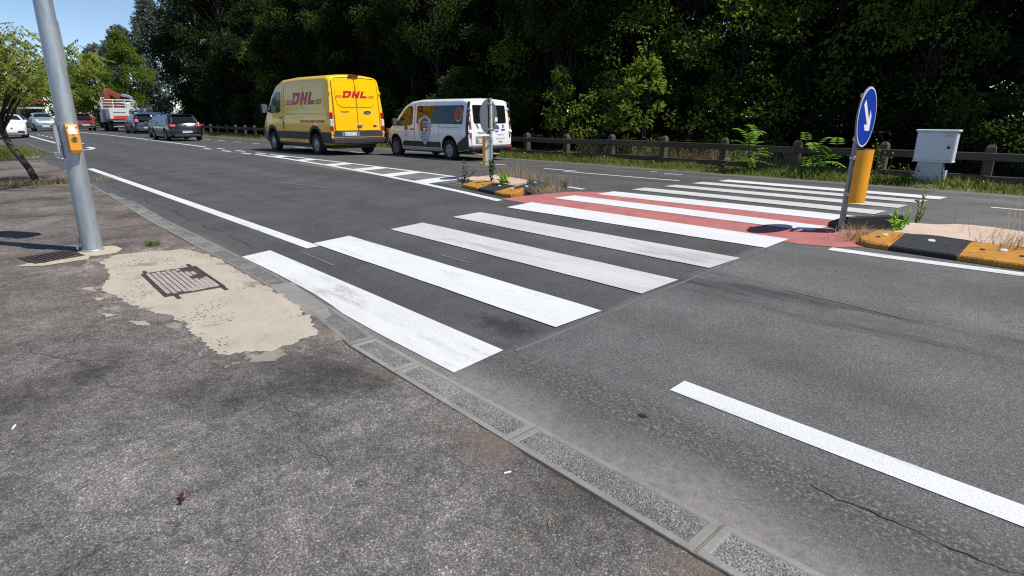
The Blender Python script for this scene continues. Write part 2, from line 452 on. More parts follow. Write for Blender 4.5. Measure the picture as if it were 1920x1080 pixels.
def kerb_rough():
    k = NB('kerb_rough')
    cell = k.sep(k.vor(190, 'F1', 'Color'))[0]
    c = k.ramp(cell, [(0, (.10, .10, .097)), (.5, (.20, .195, .187)), (.85, (.275, .27, .26)), (1, (.38, .375, .36))])
    c = k.mix(1.0, c, k.ramp(k.noise(3.5, 6, .65), [(.3, .55), (.7, 1.2)]), 'MULTIPLY')
    c = k.mix(1.0, c, k.ramp(k.n('ShaderNodeObjectInfo').outputs['Random'], [(0, .78), (1, 1.12)]), 'MULTIPLY')
    return k.fin(c, .92, k.bump(k.math('ADD', k.vor(110), k.noise(50, 4, .7)), .9, .008), spec=.2)
M_verge = plain('verge_turf', (.075, .085, .028), .95, 0, .45, 2.5, .8)
M_road = asphalt_road(); M_walk = asphalt_walk(); M_soil = soil(); M_litter = litter_floor(); M_red = red_paint()
M_white = paint('paint_fresh', (.64, .65, .65), .055, .30); M_white_w = paint('paint_worn_edge', (.64, .645, .645), .16, .40)
M_old = paint('paint_faded', (.54, .54, .53), .15, .45); M_faint = paint('paint_ghost', (.14, .14, .138), .26, .4)
M_kr = kerb_rough(); M_ks = concrete('kerb_margin', (.18, .174, .163), (.25, .242, .227), False, 1.5, False)
M_km = concrete('kerb_margin_dull', (.155, .15, .142), (.21, .205, .195), False, 1.5, False)
M_patch = concrete('patch_concrete', (.40, .35, .28), (.31, .275, .228), True)
M_mortar = concrete('pale_mortar', (.42, .35, .26), (.50, .43, .33), False, 2, False)
M_isl = concrete('island_concrete', (.46, .345, .275), (.53, .42, .345), False, 1.2, False)

# ------------------------------------------------------------------ ground, road, pavement
g = put('ground', mesh('ground', [(-900, -700, -.28), (700, -700, -.28), (700, 900, -.28), (-900, 900, -.28)], [(0, 1, 2, 3)], M_soil)); kind(g, 'structure')
ys = sorted(set([1.5, 1.7, 1.9, 2.05, 2.2, 2.35, 2.5] + list(np.arange(3, 7, .5)) + list(np.arange(7, 8.4, .1).round(2)) + list(np.arange(8.5, 14.01, .75)) + [14.15]))
xs = [-420, -250, -150, -100, -70, -50, -40, -30, -25, -20, -16, -12, -9, -6, -4, -2, 0, 3, 8, 20, 60]
v = [(x, y, zr(y)) for x in xs for y in ys]; ny = len(ys)
f = [(i * ny + j, (i + 1) * ny + j, (i + 1) * ny + j + 1, i * ny + j + 1) for i in range(len(xs) - 1) for j in range(ny - 1)]
road = put('road', mesh('road', v, f, M_road, None, True)); kind(road, 'structure', 'grey asphalt carriageway with white and red markings')
# pavement: follows the back of the kerb
px = [-120, -60, -40] + list(np.arange(-30, 4.01, .5)) + [12, 30]
v = []; f = []
for i, x in enumerate(px):
    v += [(x, -14, 0), (x, yw(x) - .002, 0), (x, yw(x) - .002, -.12)]
    if i: b = i * 3; f += [(b - 3, b, b + 1, b - 2), (b - 2, b + 1, b + 2, b - 1)]
pave = put('pavement', mesh('pavement', v, f, M_walk)); kind(pave, 'structure', 'dark patched asphalt pavement beside the kerb')
# wood floor and verge
def vz(x, y): return .13 + .05 * math.sin(x * .9 + 1) * math.sin(y * 1.7) + .03 * math.sin(x * 2.3 + y)
def strip(name, x0, x1, nx, yl, zf, mat):
    X = np.linspace(x0, x1, nx); v = [(x, y, zf(x, y)) for x in X for y in yl]; n = len(yl)
    f = [(i * n + j, (i + 1) * n + j, (i + 1) * n + j + 1, i * n + j + 1) for i in range(nx - 1) for j in range(n - 1)]
    o = put(name, mesh(name, v, f, mat, None, True)); kind(o, 'structure'); return o
strip('verge', -130, 40, 260, [13.95, 14.15, 14.4, 14.8, 15.2, 15.6, 16.0, 16.4], lambda x, y: max(zr(13.9) - .03, vz(x, y) * min(1, (y - 13.85) / .5)), M_verge)
strip('wood_floor', -200, 60, 120, [16.35, 17, 18, 20, 24, 30, 40, 60, 110], lambda x, y: vz(x, y) - .002 + max(0, y - 30) * .02, M_litter)

# ------------------------------------------------------------------ road markings (parts of the road)
LIFT = .004
def mark(name, quad, mat, lift=LIFT, nu=8, nv=4, wob=0.0):
    """quad: four ground points a-b near to far on the left, c-d far to near on the right"""
    a, b, c, d = [Vector((*q, 0)) for q in quad]; vs = []; fs = []
    for i in range(nu + 1):
        u = i / nu; p0 = a.lerp(d, u); p1 = b.lerp(c, u)
        for j in range(nv + 1):
            p = p0.lerp(p1, j / nv)
            if wob and j in (0, nv): p.y += random.uniform(-wob, wob)
            vs.append((p.x, p.y, zr(p.y) + lift))
    for i in range(nu):
        for j in range(nv):
            q = i * (nv + 1) + j; fs.append((q, q + nv + 1, q + nv + 2, q + 1))
    return put(name, mesh(name, vs, fs, mat), road)
# red surfacing between the islands
v2, tr = tess([[(-7.02, 6.34), (-6.2, 6.30), (-2.3, 6.30), (-1.9, 6.42), (-1.72, 6.62), (-1.66, 7.2), (-2.1, 7.6), (-2.32, 8.12), (-4, 8.3), (-6.1, 8.2), (-6.62, 7.75), (-6.78, 7.35)]], .2)
o = put('red_surfacing', mesh('red_surfacing', [(p.x, p.y, zr(p.y) + LIFT) for p in v2], tr, M_red), road); o['label'] = 'worn red surfacing under the middle of the crossing'
STR = [([(-6.582, 2.075), (-6.574, 2.396), (-4.3, 2.40), (-4.3, 2.03)], 'w'), ([(-6.50, 2.872), (-6.52, 3.352), (-2.57, 3.347), (-2.603, 2.87)], 'n'),
       ([(-6.44, 3.89), (-6.45, 4.40), (-2.553, 4.394), (-2.576, 3.876)], 'o'), ([(-6.44, 4.90), (-6.40, 5.37), (-2.482, 5.392), (-2.532, 4.888)], 'o'),
       ([(-6.38, 5.87), (-6.377, 6.41), (-2.45, 6.44), (-2.467, 5.918)], 'n'), ([(-6.37, 6.897), (-6.326, 7.36), (-2.39, 7.398), (-2.428, 6.98)], 'n'),
       ([(-6.15, 7.72), (-6.17, 8.22), (-2.36, 8.42), (-2.36, 7.90)], 'n'), ([(-6.15, 8.70), (-6.2, 9.22), (-2.30, 9.37), (-2.30, 8.83)], 'o'),
       ([(-6.16, 9.77), (-6.2, 10.26), (-2.29, 10.45), (-2.29, 9.90)], 'o'), ([(-6.18, 10.84), (-6.23, 11.36), (-2.25, 11.47), (-2.28, 10.94)], 'o'),
       ([(-6.15, 11.86), (-6.19, 12.40), (-2.17, 12.44), (-2.18, 11.86)], 'n')]
for q, t in STR[1:]:
    mark('zebra_stripe', q, {'n': M_white, 'o': M_old, 'w': M_white_w}[t], lift=LIFT * 2, nu=14, nv=6, wob=.004)
# nearest stripe bends with the kerb
pts = [(-6.60, 2.082, 2.398), (-5.6, 2.078, 2.392), (-4.75, 2.052, 2.385), (-4.32, 2.015, 2.382), (-4.08, 1.985, 2.378), (-3.4, 1.962, 2.37), (-2.60, 1.955, 2.362)]
vs = [(x, a + (b - a) * j / 5, zr(a + (b - a) * j / 5) + LIFT) for x, a, b in pts for j in range(6)]
put('zebra_stripe', mesh('zebra_stripe', vs, [(i * 6 + j, i * 6 + 6 + j, i * 6 + 7 + j, i * 6 + j + 1) for i in range(6) for j in range(5)], M_white_w), road)
def line(name, pts, w, mat, lift=LIFT):
    vs = []; fs = []
    for i, p in enumerate(pts):
        a = Vector(pts[max(i - 1, 0)]); b = Vector(pts[min(i + 1, len(pts) - 1)]); t = (b - a).normalized(); n = Vector((-t.y, t.x)) * w / 2
        for q in (Vector(p) + n, Vector(p) - n): vs.append((q.x, q.y, zr(q.y) + lift))
        if i: k = 2 * i; fs.append((k - 2, k - 1, k + 1, k))
    return put(name, mesh(name, vs, fs, mat), road)
line('edge_line', [(-20.9, 2.74), (-16, 2.76), (-11, 2.78), (-6.33, 2.79)], .15, M_white)
line('edge_line', [(-1.52, 2.70), (-.7, 2.685), (3, 2.65)], .15, M_white)
line('median_line', [(-6.92, 6.22), (-8.04, 6.41), (-9.87, 6.68), (-11.93, 6.95), (-14.87, 7.26), (-18.2, 7.49), (-21.2, 7.60)], .13, M_white)
line('median_line', [(-9.3, 7.76), (-9.96, 7.80), (-11.73, 7.90), (-13.83, 7.96), (-16.3, 7.99), (-18.6, 7.99), (-20.8, 7.93)], .12, M_white)
line('centre_line', [(-27.9, 7.92), (-31.8, 8.0), (-36.7, 8.12), (-43.7, 8.2), (-52.3, 8.2), (-61, 8.1), (-90, 8.2)], .14, M_white)
for q in ([(-10.192, 6.72), (-9.572, 6.63), (-9.69, 7.73), (-10.295, 7.74)], [(-11.786, 6.92), (-11.238, 6.84), (-11.42, 7.82), (-11.928, 7.84)], [(-13.527, 7.10), (-12.931, 7.04), (-13.053, 7.87), (-13.592, 7.89)],
          [(-15.383, 7.29), (-14.744, 7.22), (-14.89, 7.92), (-15.405, 7.93)], [(-17.606, 7.46), (-16.946, 7.40), (-17.115, 7.93), (-17.617, 7.93)], [(-19.786, 7.58), (-18.95, 7.54), (-19.2, 7.92), (-19.9, 7.91)]):
    a, b, c, d = q; mark('hatch_bar', [a, d, c, b], M_white, nu=3, nv=8)
for x0 in (-26.8, -24.5, -22.4): line('median_dash', [(x0, 7.55), (x0 + .95, 7.53)], .12, M_white); line('median_dash', [(x0 + .35, 7.93), (x0 + 1.3, 7.93)], .12, M_white)
for i in range(14): line('lane_dash', [(-45.3 + i * 2.65, 11.36), (-44.15 + i * 2.65, 11.36)], .12, M_white)
for a, b in ((-9.85, -6.69), (-1.41, 2.6)): line('lane_dash', [(a, 11.02 if a < -5 else 11.3), (b, 11.2 if a < -5 else 11.38)], .11, M_white)
line('far_edge_dash', [(-8.05, 12.75), (-7.6, 12.83)], .10, M_white); line('far_edge_dash', [(-8.7, 13.1), (-8.5, 13.12)], .08, M_white)
line('island_line', [(-1.98, 6.30), (-1.5, 6.32), (-.5, 6.40), (2.5, 6.62)], .13, M_white_w)
line('island_line', [(-7.2, 8.16), (-6.75, 8.10)], .10, M_white)
line('faint_line', [(-12.5, 4.95), (-10.6, 5.2)], .06, M_faint); line('faint_line', [(-6.2, 2.6), (-5.4, 2.58)], .03, M_faint)
line('faint_line', [(-4.9, 3.55), (-4.4, 3.55)], .03, M_faint); line('faint_line', [(-1.75, 4.72), (-1.3, 4.70), (-.9, 4.64)], .018, M_faint)
line('faint_line', [(-26.5, 7.2), (-21.5, 7.4)], .16, M_faint)
line('faint_line', [(-2.53, 2.4), (-2.47, 5.9)], .025, M_faint)
line('give_way_line', [(-31.3, 2.15), (-31.25, 3.3), (-31.43, 3.9), (-31.9, 4.35), (-32.7, 4.56), (-34.2, 4.55)], .22, M_white)
line('give_way_line', [(-29.3, 2.1), (-29.2, 3.1), (-29.6, 3.7)], .22, M_white)
line('bay_line', [(-61, 4.3), (-48, 4.15), (-39.3, 4.1), (-35.0, 4.3)], .16, M_white)
for i in range(9): line('bay_dash', [(-60 + i * 2.6, 4.95), (-59 + i * 2.6, 4.93)], .16, M_white)
for x in (-27.8, -26.7): mark('give_way_tooth', [(x, 2.65), (x - .5, 2.98), (x + .45, 2.95), (x + .4, 2.8)], M_white, nu=1, nv=1)
line('faint_line', [(-44.9, 3.05), (-35.6, 2.95), (-27, 2.85)], .10, M_faint)

# ------------------------------------------------------------------ kerb: one row of stones with a smooth margin and a tooled middle
kerb = thing('kerb', 'row of flush grey concrete kerb stones along the pavement edge', 'kerb')
jx = [1.2, .2, -.8, -1.8, -2.85, -3.42, -4.32, -5.15] + [-6.1 - i for i in range(0, 46)]
for i in range(len(jx) - 1):
    x1, x0 = jx[i] - .006, jx[i + 1] + .006; n = 4; top = random.uniform(-.004, .004)
    o0, o1 = [], []
    for q in range(n + 1):
        x = x0 + (x1 - x0) * q / n; o0.append((x, yw(x))); o1.append((x, yr(x)))
    def ringp(ins, z):
        L = x1 - x0
        return [(min(max(x, x0 + ins), x1 - ins), y + ins, z) for x, y in o0] + [(min(max(x, x0 + ins), x1 - ins), y - ins, z) for x, y in reversed(o1)]
    m = 2 * (n + 1); V = ringp(0, -.16) + ringp(0, top - .005) + ringp(.005, top) + ringp(.033, top) + ringp(.040, top - .004); F = []; MI = []
    for r in range(4):
        for q in range(m): F.append((r * m + q, r * m + (q + 1) % m, r * m + m + (q + 1) % m, r * m + m + q)); MI.append(0)
    for q in range(n): F.append((4 * m + q, 4 * m + q + 1, 4 * m + m - 2 - q, 4 * m + m - 1 - q)); MI.append(1)
    put('kerb_stone', mesh('kerb_stone', V, F, [M_ks if i < 7 else M_km, M_kr], MI), kerb)
# dark earth trodden into the gap behind the kerb, and the open crack in the gutter
M_earth = plain('gap_earth', (.040, .034, .028), .95, 0, .5, 22, .9)
def ribbon(name, fn, x0, x1, dx, z, mat, par, seed, w0, w1):
    rg_ = random.Random(seed); vs = []; fs = []; x = x0; i = 0; a_ = b_ = .5
    while x < x1:
        a_ = min(1, max(0, a_ + rg_.uniform(-.35, .35))); b_ = min(1, max(0, b_ + rg_.uniform(-.35, .35))); y = fn(x)
        vs += [(x, y - w0 * (.15 + a_), z(y)), (x, y + w1 * (.15 + b_), z(y))]
        if i: k_ = 2 * i; fs.append((k_ - 2, k_, k_ + 1, k_ - 1))
        x += dx; i += 1
    return put(name, mesh(name, vs, fs, mat), par)
ribbon('kerb_dirt', lambda x: yw(x) - .001, -3.75, 1.2, .03, lambda y: .0012, M_earth, pave, 4, .013, .001)
ribbon('kerb_dirt', lambda x: yw(x) - .001, -14, -7.5, .06, lambda y: .0012, M_earth, pave, 5, .014, .001)
ribbon('gutter_crack', lambda x: 2.325 + .012 * math.sin(x * 5.1) + .009 * math.sin(x * 13) + .004 * math.sin(x * 37) + .003 * math.sin(x * 83), -.66, .6, .012, lambda y: zr(y) + .003, M_earth, road, 6, .0034, .0030)
for i_, (x0_, x1_, fn_) in enumerate([(-3.95, -2.75, lambda x: .72 + .42 * (x + 3.95) + .03 * math.sin(x * 9) + .012 * math.sin(x * 31)), (-4.9, -3.1, lambda x: .10 + .30 * (x + 4.9) + .04 * math.sin(x * 7) + .012 * math.sin(x * 27)), (-3.2, -2.2, lambda x: 1.05 - .12 * (x + 3.2) + .03 * math.sin(x * 11) + .01 * math.sin(x * 41)), (-7.2, -5.6, lambda x: .30 + .16 * (x + 7.2) + .05 * math.sin(x * 6) + .012 * math.sin(x * 33))]):
    ribbon('hairline_crack', fn_, x0_, x1_, .012, lambda y: .0012, M_earth, pave, 50 + i_, .0022, .0020)
# mortar bed seen in the joints
vs = []; fs = []
for i, x in enumerate(np.arange(-52, 1.6, .5)):
    vs += [(x, yw(x) - .004, -.012), (x, yr(x) - .004, -.016)]
    if i: b = 2 * i; fs.append((b - 2, b, b + 1, b - 1))
put('joint_mortar', mesh('joint_mortar', vs, fs, M_ks), kerb)

# ------------------------------------------------------------------ concrete patch round the inspection cover, thin ragged sheets on the pavement
def ragged(pts, amp, n=14, seed=1):
    rg = random.Random(seed); out = []
    for i in range(len(pts)):
        a, b = Vector(pts[i]), Vector(pts[(i + 1) % len(pts)]); L = (b - a).length; k = max(2, int(L * n * 2)); nn = Vector((-(b - a).y, (b - a).x)).normalized()
        w = 0.0
        for q in range(k):
            w = w * .82 + rg.uniform(-1, 1) * amp * .62
            out.append(tuple(a.lerp(b, q / k) + nn * (w if q else 0)))
    return out
def sheet(name, pts, z, mat, parent=None, amp=.02, seed=1, n=14, step=.25):
    v2, tr = tess([ragged(pts, amp, n, seed)], step)
    return put(name, mesh(name, [(p.x, p.y, z) for p in v2], tr, mat), parent)
PATCH = [(-7.40, .90), (-7.62, 1.07), (-7.56, 1.44), (-7.38, 1.72), (-6.9, 1.84), (-6.25, 1.852), (-5.8, 1.84), (-5.2, 1.82), (-4.7, 1.80), (-4.2, 1.76), (-3.95, 1.70), (-3.74, 1.62), (-3.72, 1.47), (-3.68, 1.23), (-3.77, 1.03), (-4.04, .98), (-4.39, .977), (-4.67, 1.0), (-5.1, .90), (-5.53, .78), (-6.19, .716), (-6.57, .84)]
cxm, cym = -5.6, 1.28
sheet('concrete_wash', [(cxm + (x - cxm) * 1.10, min(cym + (y - cym) * 1.32, yw(x) - .004)) for x, y in PATCH], .0022, asphalt_walk((.30, .265, .215), 'asphalt_cement_wash'), pave, .03, 33)
o = sheet('concrete_patch', PATCH, .005, M_patch, pave, .028, 3, 30); o['label'] = 'pale worn concrete patch around the metal cover'
for i, p in enumerate([[(-5.0, .68), (-4.85, .72), (-4.75, .80), (-4.9, .78)], [(-5.35, .58), (-5.2, .60), (-5.22, .68)], [(-6.3, .58), (-6.15, .62), (-6.0, .68), (-6.28, .66)], [(-5.9, .60), (-5.75, .63), (-5.8, .68)]]):
    sheet('concrete_splash', p, .0038, M_patch, pave, .012, 20 + i, 40, .1)
sheet('concrete_smear', [(-5.25, 1.86), (-4.75, 1.80), (-4.25, 1.76), (-4.0, 1.79), (-4.1, 1.9), (-4.4, 1.975), (-5.0, 2.03), (-5.2, 2.045)], .0035, M_ks, kerb, .012, 9, 20, .1)
sheet('mortar_collar', [(-8.28, .98), (-8.2, 1.16), (-7.95, 1.20), (-7.74, 1.10), (-7.72, .90), (-7.86, .78), (-8.1, .78)], .005, M_mortar, pave, .012, 5, 20, .1)
sheet('mortar_collar', [(-7.93, .74), (-7.74, .86), (-7.60, .80), (-7.56, .42), (-7.72, .22), (-7.80, .34), (-7.70, .45)], .0045, M_mortar, pave, .012, 6, 20, .1)
# inspection cover
M_rust = plain('rusty_iron', (.060, .045, .040), .75, .25, .35, 9, .5)
M_coverc = concrete('cover_concrete', (.36, .32, .28), (.27, .24, .21), True, 3, True)
cover = thing('inspection_cover', 'rusty rectangular inspection cover set in the pale concrete patch', 'manhole cover', (-5.96, 1.315, .0), R(-1.5))
m = MB()
for c, d in (((0, .235, .006), (1.0, .022, .012)), ((0, -.235, .006), (1.0, .022, .012)), ((.49, 0, .006), (.022, .45, .012)), ((-.49, 0, .006), (.022, .45, .012))): m.box(c, d, 0, None, .003)
for x, y, a in ((-.56, .2, 0), (.55, .22, 0), (-.54, -.2, 0), (.56, -.16, 0)): m.box((x, y, .006), (.14, .03, .012))
m.build('frame', M_rust, cover)
m = MB(); m.box((0, 0, .0045), (.955, .445, .009)); m.build('plate', M_rust, cover)
m = MB()
for i in range(13):
    for j in range(10):
        x, y = -.435 + i * .068 + (.03 if j % 2 else 0), -.195 + j * .043
        if y + .05 * math.sin(x * 9) > .09 + .05 * math.sin(x * 23) and x < .05: continue
        m.box((x, y, .011), (.058, .034, .005))
o = m.build('tread_blocks', M_coverc, cover); kind(o, 'stuff')
sheet('concrete_residue', [(.08, .19), (.2, .06), (.3, .05), (.42, -.08), (.47, -.02), (.45, .2), (.2, .215)], .0105, M_coverc, cover, .012, 8, 40, .08)
# drain grate beside the pole
gr = thing('drain_grate', 'rusty brown slotted drain grate beside the galvanised pole foot', 'drain grate', (-7.99, .54, .0), R(14))
m = MB()
for c, d in (((.22, 0, .006), (.025, .46, .012)), ((-.22, 0, .006), (.025, .46, .012)), ((0, .22, .006), (.42, .02, .012)), ((0, -.22, .006), (.42, .02, .012))): m.box(c, d)
m.build('frame', M_rust, gr)
m = MB(); m.box((0, 0, .001), (.42, .43, .002)); m.build('pit', plain('pit_black', (.01, .009, .008), .9), gr)
sb = MB(); sb.box((0, 0, .007), (.41, .024, .010)); sbm = sb.me('slat', M_rust)
for i in range(10): put('slat', sbm, gr, (0, -.19 + i * .042, 0))

# ------------------------------------------------------------------ street furniture
def galv(name, a=(.30, .33, .35), b=(.44, .47, .49)):
    k = NB(name); O = k.obj()
    f = k.noise(5, 5, .6, k.map(O, (1.2, 1.2, .35)), 1.2)
    sp = k.vor(26, 'F1', 'Color', k.map(O, (1, 1, .45)))
    c = k.mix(k.ramp(f, [(.35, 0), (.65, 1)]), a, b)
    c = k.mix(.22, c, k.mix(k.sep(sp)[0], a, (.55, .58, .60)))
    st = k.smooth(k.noise(3.0, 4, .6, k.map(O, (3, 3, .25))), .6, .75)
    c = k.mix(k.math('MULTIPLY', st, .35), c, (.24, .235, .225))
    return k.fin(c, k.ramp(f, [(.3, .38), (.7, .55)]), k.bump(k.noise(8, 4, .6, O, .6), .08, .02), .55)
M_galv = galv('galvanised_steel', (.33, .37, .40), (.47, .51, .54)); M_post = galv('grey_post', (.17, .185, .195), (.24, .255, .265))
M_sgrey = plain('sign_back_grey', (.135, .16, .185), .5, .3, .08, 4)
M_blue = plain('sign_blue', (.012, .045, .36), .32, 0, .06, 5); M_swhite = plain('sign_white', (.78, .79, .80), .35, 0, .04, 5)
M_yel = plain('marker_yellow', (.80, .33, .004), .38, 0, .07, 4); M_orange = plain('box_orange', (.78, .30, .03), .4, 0, .08, 5)
M_green = plain('button_green', (.01, .14, .05), .3); M_black = plain('black_plastic', (.018, .018, .019), .5, 0, .2, 8)
M_rubber = plain('black_rubber', (.022, .022, .023), .75, 0, .25, 9, .25)
M_alu = plain('bare_aluminium', (.50, .51, .52), .38, .8, .1, 8)
M_clamp = plain('clamp_grey', (.42, .43, .44), .45, .5, .1, 8)

# tall galvanised pole with the push-button box
pole = thing('traffic_pole', 'tall thick galvanised pole with an orange push button box', 'pole', (-8.085, .93, 0))
P0 = Vector((0, 0, -.02)); P1 = Vector((.02, .03, 5.2))
m = MB(); N = 14
m.tube([P0.lerp(P1, i / N) for i in range(N + 1)], [.103 - .035 * i / N for i in range(N + 1)], 32)
m.build('shaft', M_galv, pole, True, 40)
m = MB(); m.lathe([(.112, 0), (.116, .012), (.106, .022)], 28); m.build('weld_collar', M_galv, pole, True, 30)
m = MB(); m.tube([(-.03, -.135, .03), (-.03, -.13, .07), (-.03, -.105, .13)], .012, 8); m.box((-.03, -.115, .15), (.04, .03, .03), 0, None, .006); m.build('earth_clamp', M_clamp, pole, True, 40)
def along(z): return P0.lerp(P1, (z + .02) / 5.22)
bx = along(1.26)
FX = Vector((.985, .06, 0)).normalized()      # the way the box looks: towards the crossing
SX = Vector((-FX.y, FX.x, 0))
rot = Matrix((SX, FX, Vector((0, 0, 1)))).transposed()
prof = [(0, -.15), (.085, -.15), (.10, -.12), (.10, .05), (.06, .15), (0, .15)]      # (out, up)
W = .052
def boxv(w, pr, base): return [base + SX * w + FX * (.085 + a) + Vector((0, 0, b)) for a, b in pr]
hub = bx
vs = boxv(-W, prof, hub) + boxv(-W + .008, [(a + (.004 if a > .01 else 0), b) for a, b in prof], hub) + boxv(W - .008, [(a + (.004 if a > .01 else 0), b) for a, b in prof], hub) + boxv(W, prof, hub)
n = len(prof); fs = [tuple(range(n)), tuple(range(4 * n - 1, 3 * n - 1, -1))]
for r in range(3):
    for i in range(n): fs.append((r * n + i, r * n + n + i, r * n + n + (i + 1) % n, r * n + (i + 1) % n))
pb = put('push_button_box', mesh('push_button_box', vs, fs, M_orange), pole); pb['label'] = 'orange pedestrian push button box'
def onbox(u, zz, off=.006):
    # front of the box: vertical below .05, sloping above
    a = .10 if zz < .05 else .10 - (zz - .05) * .4
    return hub + SX * u + FX * (.085 + a + off) + Vector((0, 0, zz))
def boxplate(name, u0, u1, z0, z1, mat, off): 
    return put(name, mesh(name, [onbox(u0, z0, off), onbox(u1, z0, off), onbox(u1, z1, off), onbox(u0, z1, off), onbox(u0, z0, -.002), onbox(u1, z0, -.002), onbox(u1, z1, -.002), onbox(u0, z1, -.002)], [(0, 1, 2, 3), (0, 4, 5, 1), (1, 5, 6, 2), (2, 6, 7, 3), (3, 7, 4, 0)], mat), pb)
boxplate('label_plate', -.034, .030, .048, .125, M_swhite, .007)
def disc_on(name, u, zz, r, mat, off, par, h=.008):
    vs = []; 
    for o_ in (off, off - h):
        for k in range(18): q = 2 * math.pi * k / 18; vs.append(hub + SX * (u + r * math.cos(q)) + FX * (.185 + o_) + Vector((0, 0, zz + r * math.sin(q))))
    return put(name, mesh(name, vs, [tuple(range(18))] + [(k, 18 + k, 18 + (k + 1) % 18, (k + 1) % 18) for k in range(18)], mat), par)
disc_on('button_ring', .002, .0, .030, M_orange, .012, pb, .016); disc_on('button', .002, .0, .022, M_green, .018, pb, .016)
disc_on('screw', -.038, .118, .006, M_black, -.01, pb); disc_on('screw', .038, .118, .006, M_black, -.01, pb)
disc_on('keyhole', -.004, .036, .005, M_black, .012, pb)
# flat guard plate on the road-away side
gp = along(1.22); G = -SX
poly = [(-.16, 0), (-.15, -.02), (.15, -.02), (.17, .0), (.165, .022), (.12, .03), (-.14, .03)]
vs = []
for o_ in (-.03, .03):
    for zz, a in [(-.17, .0), (-.165, .022), (-.12, .03), (.15, .03), (.185, .015), (.18, 0)]: vs.append(gp + G * (.105 + a) + FX * o_ + Vector((0, 0, zz)))
put('side_bracket', mesh('side_bracket', vs, [(0, 1, 2, 3, 4, 5), (11, 10, 9, 8, 7, 6)] + [(i, 6 + i, 6 + (i + 1) % 6, (i + 1) % 6) for i in range(6)], M_clamp), pole)
q = along(3.2)
for z_ in (0, .45): m = MB(); m.tube([q + Vector((0, 0, z_)), q + Vector((0, .45, z_))], .03, 8); m.build('signal_bracket', M_post, pole, True, 40)
m = MB(); m.box(q + Vector((0, .52, .25)), (.26, .30, .92), 0, None, .04); sh_ = m.build('signal_head', M_black, pole)
for k_, mt_ in ((.55, M_rust), (.25, M_yel), (-.05, M_green)): m = MB(); m.lathe([(.10, 0), (.10, .10), (.085, .10), (.08, .02), (0, .03)], 16, axis='x', M=Matrix.Translation(q + Vector((.13, .52, k_)))); m.build('signal_lens', mt_, sh_)
m = MB(); q = along(2.35); m.tube([q + SX * .09 + Vector((0, 0, -.35)), q + SX * .085 + Vector((0, 0, .1))], .012, 8); m.build('conduit', M_alu, pole, True, 40)

# keep-right sign on the near end of the far island, facing the traffic that comes from the right
def keep_right(name, label, base, h, zc, rad, nrm, lean=(0, 0)):
    t = thing(name, label, 'road sign', base)
    N_ = Vector((nrm[0], nrm[1], 0)).normalized(); S_ = Vector((-N_.y, N_.x, 0)); U_ = Vector((0, 0, 1))
    ln = Vector((lean[0], lean[1], 0))
    def A(z): return Vector((0, 0, z)) + ln * z
    m = MB(); m.tube([A(-.03), A(h * .5), A(h)], .032, 16); m.build('post', M_post if nrm[0] > 0 else M_galv, t, True, 40)
    m = MB(); m.lathe([(.033, h - .002), (.034, h + .01), (.0, h + .02)], 16, M=Matrix.Translation(ln * h)); m.build('post_cap', M_clamp, t, True, 40)
    C_ = A(zc) + N_ * .055
    def dv(r, off, n=48): return [C_ + S_ * r * math.cos(2 * math.pi * k / n) + U_ * r * math.sin(2 * math.pi * k / n) + N_ * off for k in range(n)]
    n = 48
    vs = dv(rad, -.012) + dv(rad + .004, 0) + dv(rad, .004)
    fs = [tuple(range(n - 1, -1, -1)), tuple(range(2 * n, 3 * n))]
    for r in range(2):
        for k in range(n): fs.append((r * n + k, r * n + (k + 1) % n, r * n + n + (k + 1) % n, r * n + n + k))
    dsk = put('disc', mesh('disc', vs, fs, M_sgrey), t)
    vs = dv(rad * .985, .0055); put('white_rim', mesh('white_rim', vs, [tuple(range(n))], M_swhite), dsk)
    vs = dv(rad * .935, .007); put('blue_face', mesh('blue_face', vs, [tuple(range(n))], M_blue), dsk)
    # arrow pointing down and to the viewer's right
    ar = [(-.085, .60), (.085, .60), (.085, -.12), (.27, .06), (.27, -.16), (0, -.44), (-.27, -.16), (-.27, .06), (-.085, -.12)]
    ca, sa = math.cos(R(45)), math.sin(R(45))
    q = [(x * ca - (y - .06) * sa, x * sa + (y - .06) * ca) for x, y in ar]
    v2, tr = tess([[(x * rad * 1.28, y * rad * 1.28) for x, y in q]])
    put('arrow', mesh('arrow', [C_ + S_ * p.x + U_ * p.y + N_ * .0085 for p in v2], tr, M_swhite), dsk)
    for zz in (zc - rad * .72, zc + rad * .72):
        m = MB(); m.lathe([(.036, -.022), (.040, -.016), (.040, .016), (.036, .022)], 16, M=Matrix.Translation(A(zz)))
        m.box(A(zz) + N_ * .038, (.03, .11, .035), 0, Matrix((N_, S_, U_)).transposed(), .004)
        m.tube([A(zz) + S_ * .055 + N_ * .0, A(zz) + S_ * .07 + N_ * .0], .008, 6); m.build('clamp', M_clamp, t, True, 40)
    return t, A, N_, S_
zs = zr(7.222)
t, A, N_, S_ = keep_right('keep_right_sign', 'blue round arrow sign on grey post with orange marker, at the right island', (-2.196, 7.235, zs), 1.35, 1.255, .315, (1, .02), (.01, .015))
M_white_s = plain('marker_edge', (.55, .55, .55), .4, .3)
